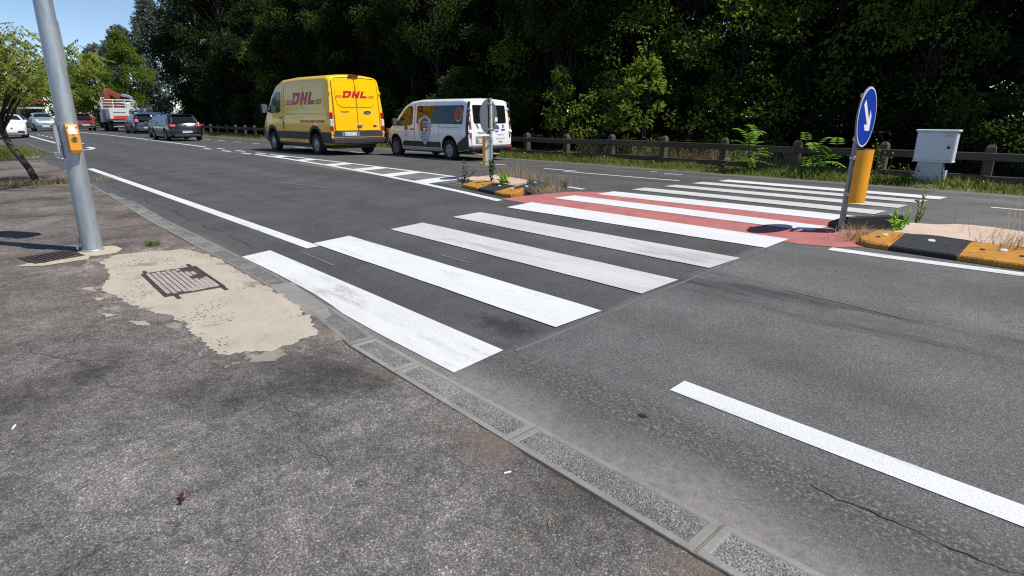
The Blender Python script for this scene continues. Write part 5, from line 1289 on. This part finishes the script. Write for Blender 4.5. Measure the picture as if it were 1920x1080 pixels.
def tree_meshes(seed, H, r0, z0, Rc, K, n, ll, mat, bark, shape=.55, lean=(0, 0), droop=.2, clump=.9, stems=1, flat=.62):
    """trunk with limbs, and a crown of leaf clumps. z0: where the crown starts; shape: height share of the widest part"""
    rg = np.random.default_rng(seed); rr = random.Random(seed)
    m = MB(); spine = []
    for s in range(stems):
        off = Vector((rr.uniform(-.6, .6), rr.uniform(-.5, .5), 0)) * (s > 0) * r0 * 6
        p = []; wob = Vector((0, 0, 0))
        for i in range(9):
            u = i / 8; wob += Vector((rr.uniform(-1, 1), rr.uniform(-1, 1), 0)) * H * .008
            p.append(off * (1 + u) + wob + Vector((lean[0] * u, lean[1] * u, -.1 + u * H * .88)))
        m.tube(p, [r0 * (1.25 if i == 0 else 1) * (1 - .86 * i / 8) * (1 if s == 0 else .7) for i in range(9)], 9); spine.append(p)
    Cc = []; Cr = []
    for i in range(K):
        u = rg.uniform(0, 1) ** .85; z = z0 + (H - z0) * u
        prof = (u / shape) ** .5 if u < shape else max(.06, 1 - ((u - shape) / (1 - shape)) ** 1.7)
        prof = max(prof, .35 if u < shape else .06)
        a = rg.uniform(0, 2 * math.pi); rad = Rc * prof * (.35 + .65 * math.sqrt(rg.uniform(0, 1)))
        sp = spine[i % stems]; k = min(8, max(0, z / (H * .88) * 8)); k0 = int(min(7, k)); base = sp[k0].lerp(sp[k0 + 1], min(1, k - k0))
        c = np.array([base.x + rad * math.cos(a), base.y + rad * math.sin(a), z]); Cc.append(c); Cr.append(clump * rg.uniform(.55, 1.25))
        if i % 2 == 0:
            kk = max(.4, k - 1.3 - rad * .35); k1 = int(min(7, kk)); st = sp[k1].lerp(sp[k1 + 1], kk - k1); e = Vector(c)
            md = st.lerp(e, .5) + Vector((rr.uniform(-.2, .2), rr.uniform(-.2, .2), .12 * rad))
            q = r0 * .30 * (1 - .07 * k1)
            m.tube([st, st.lerp(md, .5) + Vector((0, 0, .04 * rad)), md, e], [q, q * .75, q * .5, q * .15], 5, 0, False)
    Cc = np.array(Cc); Cr = np.array(Cr)
    idx = rg.choice(K, n, p=Cr ** 2 / (Cr ** 2).sum())
    off = unit(rg, n) * (rg.uniform(0, 1, (n, 1)) ** .45) * Cr[idx][:, None]; off[:, 2] *= flat
    P = Cc[idx] + off
    D = off / (np.linalg.norm(off, axis=1, keepdims=True) + .1) * .7 + unit(rg, n) * .6; D[:, 2] -= droop
    Nn = unit(rg, n) * .75 + np.array([0, 0, 1.0])
    sz = rg.uniform(.6, 1.3, n) * ll
    return m.me('trunk', bark, True, 60), leaves('crown', P, D, Nn, sz, sz * .62, mat)
def plant_tree(name, label, cat, pr, loc, rz, sc, group):
    t = thing(name, label, cat, loc, rz, group, 1.0); t.scale = sc if hasattr(sc, '__len__') else (sc,) * 3
    put('trunk', pr[0], t); put('crown', pr[1], t); return t
P_dark = [tree_meshes(1, 12, .17, 1.6, 3.3, 90, 19000, .21, L_dark, M_bark, .5), tree_meshes(2, 13, .20, 2.2, 3.6, 90, 19000, .22, L_dark, M_bark, .45, (.6, .3)),
          tree_meshes(3, 12, .15, 1.0, 3.0, 80, 18000, .19, L_mid, M_bark, .55, (-.4, 0), stems=2), tree_meshes(4, 19, .28, 3.0, 4.3, 120, 24000, .26, L_dark, M_bark, .5)]
P_maple = tree_meshes(6, 9, .16, .9, 3.2, 70, 12000, .26, L_lite, M_bark, .45)
P_pop = tree_meshes(7, 17, .25, 1.5, 3.2, 110, 13000, .42, L_grey, M_bark, .4, droop=-.5, flat=1.5)
rt = random.Random(5)
# rows of the wood behind the fence: nearer trees lower, farther ones taller
row = 0
ORD = 'first second third fourth fifth sixth seventh eighth ninth tenth eleventh twelfth thirteenth fourteenth fifteenth sixteenth seventeenth eighteenth nineteenth twentieth'.split()
TENS = {2: 'twenty', 3: 'thirty', 4: 'forty', 5: 'fifty'}
def ordw(i): return ORD[i - 1] if i <= 20 else (TENS[i // 10] + '-' + ORD[i % 10 - 1] if i % 10 else {30: 'thirtieth', 40: 'fortieth', 50: 'fiftieth'}[i])
fi = 0
near_rows = [(22.0, 3.4, (.72, .88), 6), (26.4, 3.8, (1.0, 1.15), 4), (31.5, 4.6, (1.15, 1.4), 2)]
cnt = 0
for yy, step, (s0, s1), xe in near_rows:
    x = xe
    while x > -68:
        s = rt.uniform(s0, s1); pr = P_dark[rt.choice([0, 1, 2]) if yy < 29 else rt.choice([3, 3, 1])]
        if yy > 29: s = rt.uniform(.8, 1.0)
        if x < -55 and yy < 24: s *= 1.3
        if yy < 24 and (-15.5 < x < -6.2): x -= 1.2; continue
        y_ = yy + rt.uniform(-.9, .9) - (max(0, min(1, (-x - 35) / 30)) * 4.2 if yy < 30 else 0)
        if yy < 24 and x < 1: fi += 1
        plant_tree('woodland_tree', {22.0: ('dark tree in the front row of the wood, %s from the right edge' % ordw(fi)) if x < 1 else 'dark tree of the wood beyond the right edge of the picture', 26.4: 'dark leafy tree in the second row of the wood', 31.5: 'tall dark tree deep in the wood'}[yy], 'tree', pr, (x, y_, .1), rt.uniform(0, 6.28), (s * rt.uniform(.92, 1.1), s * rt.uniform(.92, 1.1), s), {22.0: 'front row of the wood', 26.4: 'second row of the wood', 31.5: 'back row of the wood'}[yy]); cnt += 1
        x -= step * rt.uniform(.8, 1.25)
# low growth at the edge of the wood
P_bush = [tree_meshes(21, 2.6, .05, .15, 1.35, 34, 5200, .13, L_dark, M_bark, .5, clump=.5, stems=3), tree_meshes(22, 2.2, .04, .1, 1.25, 30, 4800, .12, L_mid, M_bark, .5, clump=.45, stems=3), tree_meshes(23, 3.4, .05, .2, 1.2, 34, 5000, .14, L_mid, M_bark, .5, clump=.5, stems=2)]
x = 4.0; fi = 0
while x > -70:
    if x < 0: fi += 1
    if not (-12.9 < x < -11.3) and not (-19.5 < x < -15.5):
        s = rt.uniform(.7, 1.15); plant_tree('woodland_shrub', ('dark shrub right behind the timber fence, %s from the right edge' % ordw(fi)) if x < 0 else 'dark shrub behind the fence beyond the right edge of the picture', 'shrub', P_bush[rt.choice([0, 0, 1, 2])], (x, 18.4 + rt.uniform(-.5, 1.0), .1), rt.uniform(0, 6.28), s, 'shrubs behind the fence')
    x -= rt.uniform(1.6, 2.8)
x = 2.0
while x > -80:
    s = rt.uniform(1.2, 1.7); plant_tree('woodland_shrub', 'tall dark shrub under the trees of the wood', 'shrub', P_bush[rt.choice([0, 1, 2])], (x, 21.8 + rt.uniform(-1, 1.6), .1), rt.uniform(0, 6.28), s, 'undergrowth of the wood')
    x -= rt.uniform(2.0, 3.0)
# sunlit young maple at the wood's edge and two smaller sunlit ones
P_sap = tree_meshes(31, 3.1, .04, .35, 1.05, 40, 1500, .16, L_lite, M_bark, .35, clump=.34, stems=2, droop=.1)
P_sap2 = tree_meshes(34, 2.4, .03, .3, .9, 30, 700, .14, L_lite, M_bark, .5, clump=.3, stems=2)
for x, y_, a, s, lb in ((-14.2, 17.0, 1, .9, 'pale sparse sapling left of the bright young maple'), (-9.3, 17.4, 3, .8, 'pale sparse sapling right of the bright young maple'), (-8.0, 18.0, 5, 1.0, 'pale sparse sapling above the taller feathery sapling')):
    plant_tree('young_maple', lb, 'tree', P_sap2, (x, y_, .1), a, s, None)
plant_tree('young_maple', 'bright green young maple standing above the middle of the fence', 'tree', P_sap, (-11.2, 16.5, .1), .4, 1.0, None)
plant_tree('young_maple', 'small sparse maple with pale leaves behind the minibus rear corner', 'tree', P_sap, (-16.2, 17.8, .1), 2.1, (.8, .8, 1.0), None)
plant_tree('young_maple', 'light green maple clump above the roof of the yellow van', 'tree', tree_meshes(33, 7.4, .08, 3.6, 2.0, 44, 3000, .24, L_lite, M_bark, .5, clump=.75), (-46.5, 18.6, .1), 1.0, 1.0, None)
P_tall = tree_meshes(35, 16, .24, 6.2, 3.4, 80, 11000, .24, L_mid, M_bark, .5, (.5, .2))
for x, y_, a, s, lb in ((-18.2, 19.3, 0, .66, 'tall bare-trunked tree just right of the minibus'), (-17.2, 19.9, 2, .68, 'second bare trunk beside the one right of the minibus'), (-12.9, 22.8, 4, .85, 'tall bare-trunked tree behind the bright young maple'), (-9.4, 23.4, 1, .85, 'tall bare-trunked tree right of the bright young maple'), (-6.5, 22.6, 3, .8, 'tall bare-trunked tree behind the feathery saplings')):
    plant_tree('woodland_tree', lb, 'tree', P_tall, (x, y_, .1), a, s, None)
for i, x in enumerate((-1.0, -4.3, -26.5, -30.4, -34.5, -38.3, -43.0)):
    plant_tree('woodland_tree', 'bare-trunked tree at the edge of the wood, ' + ('right of the cabinet', 'just left of the cabinet', 'above the front of the minibus', 'above the gap between the vans', 'above the rear of the yellow van', 'above the middle of the yellow van', 'left of the yellow van')[i], 'tree', P_tall, (x, 20.3 + .5 * math.sin(i * 2.1), .1), i * 1.7, .72 + .04 * math.cos(i), None)
P_thin = tree_meshes(36, 6.0, .07, 1.0, 2.1, 60, 3400, .15, L_lite, M_bark, .55, clump=.6, stems=2)
for x, y_, a, s, lb in ((-13.6, 20.0, 0, .95, 'thin light green tree left of the bright young maple'), (-9.4, 19.3, 2, .9, 'thin light green tree right of the bright young maple'), (-7.2, 20.2, 4, 1.0, 'thin light green tree above the feathery saplings'), (-4.6, 19.6, 5, .8, 'thin light green tree behind the white cabinet'), (-20.5, 20.2, 3, 1.0, 'thin light green tree above the minibus rear')):
    plant_tree('thin_maple', lb, 'tree', P_thin, (x, y_, .1), a, s, None)
for i, (x, y_, s) in enumerate([(-70, 21, 1.9), (-73, 23.5, 2.2), (-76, 21.5, 1.8), (-79, 25, 2.4), (-83, 28, 2.6), (-88, 31, 2.8), (-71, 26, 2.6)]):
    plant_tree('woodland_shrub', 'tall dark shrub at the left end of the wood', 'shrub', P_bush[i % 3], (x, y_, .05), i, s, 'shrubs at the left end of the wood')
# background at the far left: maples and grey-green poplars
plant_tree('maple', 'bright green maple beyond the red hatchback', 'tree', P_maple, (-96, 14.9, 0), .3, (1.0, 1.0, 1.0), None)
plant_tree('maple', 'bright green maple at the left of the poplars, behind the pole', 'tree', P_maple, (-103, 12.6, 0), 1.9, (1.0, 1.0, .98), None)
plant_tree('maple', 'yellow green maple at the left end of the dark wood', 'tree', P_maple, (-88.5, 17.0, 0), 4.0, (.85, .85, 1.25), None)
plant_tree('poplar', 'tall grey green poplar behind the truck', 'tree', P_pop, (-116, 22.8, 0), 0, (1.25, 1.25, .84), None)
plant_tree('poplar', 'shorter grey green poplar left of the tall one', 'tree', P_pop, (-121, 20.0, 0), 2, (1.3, 1.3, .70), None)
plant_tree('poplar', 'grey green poplar partly behind the dark wood', 'tree', P_pop, (-112, 25.6, 0), 4, (1.2, 1.2, 1.08), None)
for i, (x, y_, s) in enumerate([(-150, 12, .8), (-152, 3, .7), (-150, -5, .8), (-148, -13, .85), (-160, 20, 1.0), (-145, -22, .9)]):
    plant_tree('distant_tree', 'dark tree at the far end of the road, %s of its group from the right' % ordw([2, 3, 4, 5, 1, 6][i]), 'tree', P_dark[i % 3], (x, y_, 0), i, s, 'trees at the far end of the road')
# the wood behind everything, one mass
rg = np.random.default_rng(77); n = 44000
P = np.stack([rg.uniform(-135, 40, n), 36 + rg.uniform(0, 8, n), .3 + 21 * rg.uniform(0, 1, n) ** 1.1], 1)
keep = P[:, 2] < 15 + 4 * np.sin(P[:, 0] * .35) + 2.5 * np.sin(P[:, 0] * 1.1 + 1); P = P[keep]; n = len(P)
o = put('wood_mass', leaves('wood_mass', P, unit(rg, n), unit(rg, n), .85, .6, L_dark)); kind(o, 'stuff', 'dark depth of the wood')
# street trees on the near pavement: leaning trunk, pale hanging leaves
def street_tree(name, label, loc, seed, lean, H, Rc, z0, n, crown_off=(0, 0)):
    rg = np.random.default_rng(seed); rr = random.Random(seed)
    t = thing(name, label, 'tree', loc)
    m = MB(); path = [Vector((lean[0] * (u ** 1.25) + .05 * math.sin(u * 7), lean[1] * (u ** 1.1) + .03 * math.sin(u * 9), -.05 + H * .55 * u)) for u in np.linspace(0, 1, 10)]
    m.tube(path, [.088, .074, .068, .066, .068, .062, .058, .054, .05, .045], 10)
    top = path[-1]; Cc = []
    for i in range(34):
        a = rr.uniform(0, 6.28); u = rr.random(); rad = Rc * math.sqrt(rr.random()); z = z0 + (H - z0) * u * (1 - .45 * (rad / Rc) ** 2)
        c = Vector((top.x + crown_off[0] + rad * math.cos(a), top.y + crown_off[1] + rad * math.sin(a), z)); Cc.append(c)
        st = path[rr.choice([6, 7, 8, 9])]; md = st.lerp(c, .55) + Vector((0, 0, .35)); m.tube([st, st.lerp(md, .5) + Vector((0, 0, .1)), md, c], [.03, .022, .014, .005], 5, 0, False)
    m.build('trunk', M_bark2, t, True, 60)
    # compound leaves: hanging stalks with paired leaflets
    C0 = []; D0 = []; N0 = []
    for i in range(n):
        c = Cc[rr.randrange(len(Cc))]; p = np.array(c) + unit(rg, 1)[0] * rr.random() ** .5 * .52 * np.array([1, 1, .7]); a = rr.uniform(0, 6.28)
        d = np.array([math.cos(a), math.sin(a), rr.uniform(-1.3, -.2)]); d /= np.linalg.norm(d); s = np.cross(d, [0, 0, 1.0]); s /= np.linalg.norm(s) + 1e-6
        L_ = rr.uniform(.22, .36)
        for q in range(5):
            for sg in (-1, 1):
                C0.append(p + d * L_ * (q + .6) / 5); D0.append(d * .55 + s * sg * .8 + np.array([0, 0, -.3])); N0.append(np.array([0, 0, 1.0]) + unit(rg, 1)[0] * .4)
    put('crown', leaves('crown', np.array(C0), np.array(D0), np.array(N0), .115, .042, L_yel), t); return t
street_tree('street_tree', 'street tree with leaning dark trunk and pale hanging leaves, left of the pole', (-17.3, 1.21, 0), 41, (-.95, -.55), 3.3, 1.5, 1.95, 700, (1.4, .55))
street_tree('street_tree', 'yellowish street tree behind the leaning one', (-27.5, .7, 0), 42, (.3, .05), 3.9, 1.35, 2.0, 700, (0, .2))
street_tree('street_tree', 'yellowish street tree farther along the pavement', (-40, .9, 0), 43, (.1, .1), 4.6, 1.7, 2.2, 900, (0, .4))
street_tree('street_tree', 'farthest yellowish street tree of the row', (-70, .9, 0), 44, (.1, .0), 6.2, 2.3, 2.2, 1300, (0, .4))

# ------------------------------------------------------------------ grass, weeds and plants
def blades(name, P, h, w, bend, mat, rg):
    n = len(P); a = rg.uniform(0, 6.28, n); S = np.stack([np.cos(a), np.sin(a), np.zeros(n)], 1) * w[:, None] * .5
    b = rg.uniform(0, 6.28, n); T = np.stack([np.cos(b), np.sin(b), np.zeros(n)], 1) * (bend * h)[:, None]
    up = np.array([0, 0, 1.0]); V = np.empty((n, 5, 3))
    V[:, 0] = P - S; V[:, 1] = P + S; md = P + T * .35 + up * (h * .6)[:, None]; V[:, 2] = md + S * .7; V[:, 3] = md - S * .7; V[:, 4] = P + T + up * h[:, None]
    q = (np.arange(n) * 5)[:, None]; F = np.concatenate([q + np.array([0, 1, 2]), q + np.array([0, 2, 3]), q + np.array([3, 2, 4])], 1).reshape(-1, 3)
    return fast_mesh(name, V.reshape(-1, 3), F, mat)
rg = np.random.default_rng(9)
def vzn(x, y): return np.array([max(.06, vz(a, b) * min(1, (b - 13.85) / .5)) for a, b in zip(x, y)])
n = 42000; x = np.where(rg.uniform(0, 1, n) < .62, rg.uniform(-19, 3, n), rg.uniform(-75, -19, n)); y = 13.98 + rg.uniform(0, 1, n) ** .8 * 2.2
y += .10 * np.sin(x * 2.1) + .06 * np.sin(x * 5.3)
dens = .5 + .5 * np.sin(x * 1.3 + 2) * np.sin(y * 2.5 + x * .6); h = rg.uniform(.06, .20, n) * (.7 + .8 * dens) * np.clip((y - 13.85) / .35, .3, 1.0)
o = put('grass', blades('grass', np.stack([x, y, vzn(x, y) - .01], 1), h, rg.uniform(.012, .028, n), rg.uniform(.2, .9, n), L_grass, rg)); kind(o, 'stuff', 'green grass on the verge below the fence')
n = 7000; x = rg.uniform(-60, 3, n); y = 13.93 + rg.uniform(0, .35, n) ** 1.0; o = put('dry_grass', blades('dry_grass', np.stack([x, y, vzn(x, y) - .01], 1), rg.uniform(.03, .11, n), rg.uniform(.008, .016, n), rg.uniform(.3, 1.2, n), L_dry, rg)); kind(o, 'stuff', 'dry grass along the road edge')
# pale oat-like seed heads behind the fence
n = 5200; x = rg.uniform(-13.4, -6.0, n); y = rg.uniform(15.5, 16.3, n); z = .1 + rg.uniform(.22, .62, n)
o = put('dry_seed_heads', leaves('dry_seed_heads', np.stack([x, y, z], 1), np.stack([rg.normal(0, .5, n), rg.normal(0, .5, n), -np.ones(n)], 1), unit(rg, n), rg.uniform(.02, .05, n), rg.uniform(.01, .02, n), L_oat)); kind(o, 'stuff', 'pale dry seed heads behind the fence rails')
n = 1200; x = rg.uniform(-13.4, -6.0, n); y = rg.uniform(15.5, 16.3, n); o = put('dry_stalks', blades('dry_stalks', np.stack([x, y, np.full(n, .1)], 1), rg.uniform(.4, .65, n), rg.uniform(.005, .008, n), rg.uniform(.05, .3, n), L_oat, rg)); kind(o, 'stuff', 'dry stalks behind the fence rails')
# white clover-like dots in the verge
n = 160; x = rg.uniform(-40, 2, n); y = rg.uniform(14.1, 15.3, n); o = put('white_flowers', leaves('white_flowers', np.stack([x, y, vzn(x, y) + rg.uniform(.08, .22, n)], 1), unit(rg, n), unit(rg, n), .035, .035, M_plate)); kind(o, 'stuff', 'tiny white flowers scattered in the verge')
# feathery plants (pinnate leaves) at the fence
def fern_plant(label, loc, seed, H, nf, fl):
    rr = random.Random(seed); rg = np.random.default_rng(seed); t = thing('feathery_sapling', label, 'plant', loc, 0, None, 1.2)
    m = MB(); C0 = []; D0 = []; N0 = []; LL = []
    st = [Vector((rr.uniform(-.15, .15), rr.uniform(-.1, .1), 0)) for _ in range(3)]
    tops = [s + Vector((rr.uniform(-.25, .25), rr.uniform(-.2, .1), H * rr.uniform(.7, 1))) for s in st]
    for a, b in zip(st, tops): m.tube([a, a.lerp(b, .5), b], [.014, .011, .006], 6)
    for i in range(nf):
        k = i % 3; u = rr.uniform(.25, 1.0); p0 = st[k].lerp(tops[k], u); a = rr.uniform(0, 6.28); L_ = fl * rr.uniform(.7, 1.15)
        d0 = Vector((math.cos(a), math.sin(a) * .8, rr.uniform(.7, 1.6) if u > .6 else rr.uniform(.1, .8))).normalized(); pts = []
        for q in range(9):
            w = q / 8; pts.append(p0 + d0 * L_ * w + Vector((0, 0, -.45 * L_ * w * w)))
        m.tube(pts, [.006 * (1 - .7 * q / 8) for q in range(9)], 4, 0, False)
        for q in range(1, 9):
            dd = (pts[q] - pts[q - 1]).normalized(); s = dd.cross(Vector((0, 0, 1))); s.normalize() if s.length > .01 else None
            for sg in (-1, 1): C0.append(pts[q]); D0.append(dd * .45 + s * sg + Vector((0, 0, -.25))); N0.append(Vector((rr.uniform(-.2, .2), rr.uniform(-.2, .2), 1))); LL.append(L_ * .30 * (1 - .05 * q))
    m.build('stem', M_bark2, t, True, 60); put('leaves', leaves('leaves', np.array([tuple(c) for c in C0]), np.array([tuple(c) for c in D0]), np.array([tuple(c) for c in N0]), np.array(LL), np.array(LL) * .40, L_fern), t)
fern_plant('taller feathery bright green sapling growing through the fence', (-6.95, 14.9, .1), 61, .95, 20, .62)
fern_plant('second feathery sapling in the fence, left of the blue sign', (-5.35, 14.9, .1), 62, .85, 18, .58)
# yellow-flowered weeds by the cabinet
def flower_weed(label, loc, seed, H):
    rr = random.Random(seed); rg = np.random.default_rng(seed); t = thing('flowering_weed', label, 'plant', loc); m = MB(); F = []; Lf = []
    for i in range(5):
        a = Vector((rr.uniform(-.15, .15), rr.uniform(-.08, .08), 0)); b = a + Vector((rr.uniform(-.15, .15), rr.uniform(-.1, .1), H * rr.uniform(.6, 1))); m.tube([a, a.lerp(b, .5) + Vector((.02, 0, 0)), b], [.006, .005, .003], 5); F.append(b)
        for q in range(6): Lf.append(a.lerp(b, rr.uniform(.05, .8)))
        F.append(a.lerp(b, .8) + Vector((rr.uniform(-.08, .08), 0, .03)))
    m.build('stem', L_grass, t, True, 60)
    n = len(F) * 7; P = np.repeat(np.array([tuple(f) for f in F]), 7, 0); put('flowers', leaves('flowers', P, unit(rg, n) + np.array([0, 0, .3]), unit(rg, n), .026, .020, plain('petal_yellow' + str(seed), (.70, .48, .02), .6)), t)
    n = len(Lf) * 2; P = np.repeat(np.array([tuple(f) for f in Lf]), 2, 0); put('leaves', leaves('leaves', P, unit(rg, n), unit(rg, n) + np.array([0, 0, 1.]), .11, .03, L_grass), t)
flower_weed('tall yellow flowered weed left of the white cabinet', (-3.85, 14.62, .1), 71, 1.0)
flower_weed('low yellow flowered weed in front of the white cabinet', (-3.30, 14.38, .08), 72, .5)
# island weeds
def tuft(name, label, loc, seed, n, h, spread, mat, bend=.5, w=.006, cat='weed', aniso=(1, 1)):
    rg = np.random.default_rng(seed); P = np.stack([rg.normal(0, spread * aniso[0], n), rg.normal(0, spread * aniso[1], n), np.zeros(n)], 1)
    me = blades(name, P, h * rg.uniform(.4, 1.1, n), np.full(n, w) * rg.uniform(.7, 1.5, n), bend * rg.uniform(.2, 1.4, n), mat, rg)
    o = put(name, me, None, loc); return kind(o, 'stuff', label)
ZI = zr(7.6)
tuft('dry_grass_tuft', 'dry straw grass behind the sign post on the left island', (-8.9, 8.35, ZI), 81, 150, .40, .30, L_dry, .35, .007, aniso=(1.3, .25))
tuft('dry_grass_tuft', 'dry straw grass along the back of the left island', (-7.9, 8.15, ZI), 82, 190, .30, .38, L_dry, .6, .007, aniso=(1.2, .35))
tuft('dry_grass_tuft', 'dry straw lying over the red corner of the left island', (-7.1, 7.35, ZI), 83, 300, .12, .22, L_dry, 1.6, .008, aniso=(.9, 1.3))
tuft('dry_grass_tuft', 'dead grass at the nose of the right island', (-1.88, 6.95, zr(6.9)), 84, 260, .16, .12, L_dry, 1.2, .006)
tuft('dry_grass_tuft', 'dead weeds on the yellow block at the right edge', (-.62, 7.02, ZI + .07), 85, 110, .2, .12, L_dry, .9, .006)
tuft('dry_grass_tuft', 'thin dry stalks at the far right edge of the island slab', (-.78, 7.6, ZI + .09), 86, 26, .5, .22, L_dry, .3, .004)
tuft('grass_tuft', 'small green grass tuft on the pavement right of the pole', (-7.9, 1.50, 0), 87, 90, .09, .045, L_grass, .9, .007)
tuft('grass_tuft', 'dry grass at the foot of the leaning street tree', (-17.2, 1.35, 0), 88, 700, .16, .45, L_dry, 1.0, .012, aniso=(.5, 1.4))
tuft('grass_tuft', 'grass and flowers around the grey post beyond the leaning tree', (-31, 1.2, 0), 89, 900, .45, 1.0, L_yel, .8, .02, aniso=(1.5, .7))
def leafy_weed(label, loc, seed, H, n, ll, mat, spread=.05):
    rr = random.Random(seed); rg = np.random.default_rng(seed); t = thing('leafy_weed', label, 'weed', loc); m = MB(); P = []
    for i in range(3):
        b = Vector((rr.uniform(-spread, spread) * 2, rr.uniform(-spread, spread) * 2, H * rr.uniform(.6, 1))); m.tube([(0, 0, 0), b * .5 + Vector((.01, .01, 0)), b], [.006, .005, .003], 5)
        for q in range(n // 3): P.append(tuple(b * rr.uniform(.15, 1)))
    m.build('stem', mat, t, True, 60); k = len(P); put('leaves', leaves('leaves', np.array(P), unit(rg, k) + np.array([0, 0, .35]), unit(rg, k) + np.array([0, 0, 1.]), ll * rg.uniform(.6, 1.2, k), ll * .4 * rg.uniform(.6, 1.2, k), mat), t)
leafy_weed('slim dark green weed standing in front of the galvanised sign post', (-8.15, 7.12, ZI + .06), 91, .50, 70, .10, L_mid, .02)
leafy_weed('broad leafed green weed on the left island', (-7.72, 6.98, ZI + .06), 92, .22, 40, .13, L_fern, .07)
leafy_weed('spindly green weed at the hatched tip of the left island', (-8.95, 7.05, zr(7)), 93, .42, 50, .09, L_mid, .10)
leafy_weed('small weed at the red corner behind the left island', (-7.0, 7.85, zr(7.8)), 94, .20, 20, .09, L_mid, .04)
leafy_weed('green weed on the right island beside the black block', (-1.63, 7.22, ZI + .02), 95, .26, 46, .10, L_fern, .08)
leafy_weed('tall brownish weed at the back of the right island', (-1.62, 7.85, ZI + .02), 96, .44, 60, .06, L_yel, .06)

# ------------------------------------------------------------------ far left roadside bits
t = thing('signal_gantry', 'yellow bent signal mast with a small blue sign at the far junction', 'traffic light', (-112, 1.9, 0)); MY = plain('mast_yellow', (.60, .34, .03), .5)
m = MB(); m.tube([(0, 2.4, 0), (0, 2.4, 3.2), (0, 2.2, 5.0), (0, 1.4, 6.2), (0, -1, 6.7), (0, -4, 6.8)], [.12, .11, .10, .09, .08, .07], 8); m.build('mast', MY, t, True, 50)
m = MB(); m.lathe([(.45, -.02), (.45, .02)], 20, axis='x', M=Matrix.Translation((.25, 2.4, 3.9))); m.build('blue_sign', M_blue, t)
m = MB(); m.box((.2, 2.4, 2.6), (.3, .35, 1.0), 0, None, .05); sg = m.build('signal_head', M_black, t)
m = MB(); m.lathe([(.12, 0), (.1, .04), (0, .05)], 12, axis='x', M=Matrix.Translation((.36, 2.4, 2.9))); m.build('red_lamp', M_lred, sg)
t = thing('canopy_building', 'low building with a dark red fascia at the far end of the road', 'building', (-140, 2, 0))
m = MB(); m.box((0, 0, 1.9), (8, 22, 3.8)); w = m.build('wall', plain('dark_wall', (.045, .045, .05), .7), t)
m = MB(); m.box((3.9, 0, 4.1), (1.2, 23, .5)); m.build('fascia', M_cred, t)
for i in range(6): m = MB(); m.box((4.02, -9 + i * 3.6, 2.1), (.06, 3.0, 1.5)); m.build('window', M_glass, w)
m = MB(); m.box((4.1, 0, 3.05), (.1, 22, .3)); m.build('sill_band', M_twhite, w)
t = thing('metal_post', 'thin grey metal post behind the leaning trunk', 'post', (-31.7, 1.6, 0)); m = MB(); m.tube([(0, 0, -.1), (0, -.05, 1.2), (0, -.1, 2.4)], .085, 12); m.build('tube', M_post, t, True, 40)
m = MB(); m.lathe([(.086, 2.40), (.088, 2.44), (0, 2.46)], 12, M=Matrix.Translation((0, -.1, 0))); m.build('cap', M_post, t)
t = thing('works_sign', 'small red and white roadside panel on a post beyond the crossover', 'road sign', (-68, 14.7, .1)); m = MB(); m.tube([(0, 0, 0), (0, 0, 2.6)], .035, 8); m.build('post', M_post, t, True, 40)
m = MB(); m.box((.04, 0, 2.2), (.02, .50, .8), 0, None, .006); pn = m.build('panel', M_swhite, t)
m = MB(); m.box((.054, 0, 2.52), (.008, .44, .2)); m.box((.054, 0, 2.02), (.008, .44, .1)); m.build('red_bands', M_lor, pn)

# ------------------------------------------------------------------ litter on the pavement
m = MB(); m.tube([(-.016, 0, .0045), (.016, .004, .0045)], .004, 8); o = m.build('cigarette_end', M_swhite, None, True, 40, loc=(-1.598, 1.475, 0), rot=(0, 0, 1.1)); tag(o, 'white cigarette end lying near the kerb', 'litter')
m = MB(); m.tube([(-.02, 0, .004), (.02, .006, .004)], .0045, 8); o = m.build('cigarette_end', M_swhite, None, True, 40, loc=(-3.56, -.06, 0), rot=(0, 0, -.5)); tag(o, 'white cigarette end at the left edge of the pavement', 'litter')
rg = np.random.default_rng(3)
me = leaves('fallen_leaf', np.array([[0, 0, .004], [.01, .004, .006], [-.004, .008, .008]]), np.array([[.3, 1, .15], [1, .2, .5], [-.8, .7, .3]]), np.array([[0, 0, 1.], [0, .3, 1], [.2, 0, 1]]), .036, .024, plain('leaf_crimson', (.07, .006, .012), .5))
o = put('fallen_leaf', me, None, (-2.36, .375, .001)); tag(o, 'dark red fallen leaf on the pavement', 'leaf')
for i, (x, y_, a) in enumerate([(-1.30, 1.26, .6), (-1.22, 1.34, 2.2), (-2.75, .38, 1.2), (-1.9, 1.05, .2), (-2.0, -.02, .1)]):
    m = MB(); L_ = .07 + .02 * i % .05; m.tube([(0, 0, .003), (L_ * .5, .012, .006), (L_, 0, .003)], [.0016, .0016, .0008], 5); o = m.build('straw', L_dry, None, True, 60, loc=(x, y_, 0), rot=(0, 0, a)); tag(o, 'short dry straw lying on the pavement', 'straw', 'straws on the pavement')
m = MB(); m.lathe([(.022, 0), (.02, .004), (.0, .005)], 10); o = m.build('tar_spot', M_black, None, True, 40, loc=(-1.478, 2.307, zr(2.307)), scale=(1.3, .8, 1)); tag(o, 'black tar spot on the road beside the kerb', 'tar spot')
n = 700; P = np.stack([rg.uniform(-6, 0, n), rg.uniform(-.3, 1.62, n), np.full(n, .001)], 1); o = put('grit', leaves('grit', P, unit(rg, n) * np.array([1, 1, .3]), unit(rg, n) + np.array([0, 0, 1.]), rg.uniform(.004, .010, n), rg.uniform(.003, .007, n), M_ks, .5)); kind(o, 'stuff', 'pale grit scattered on the pavement')
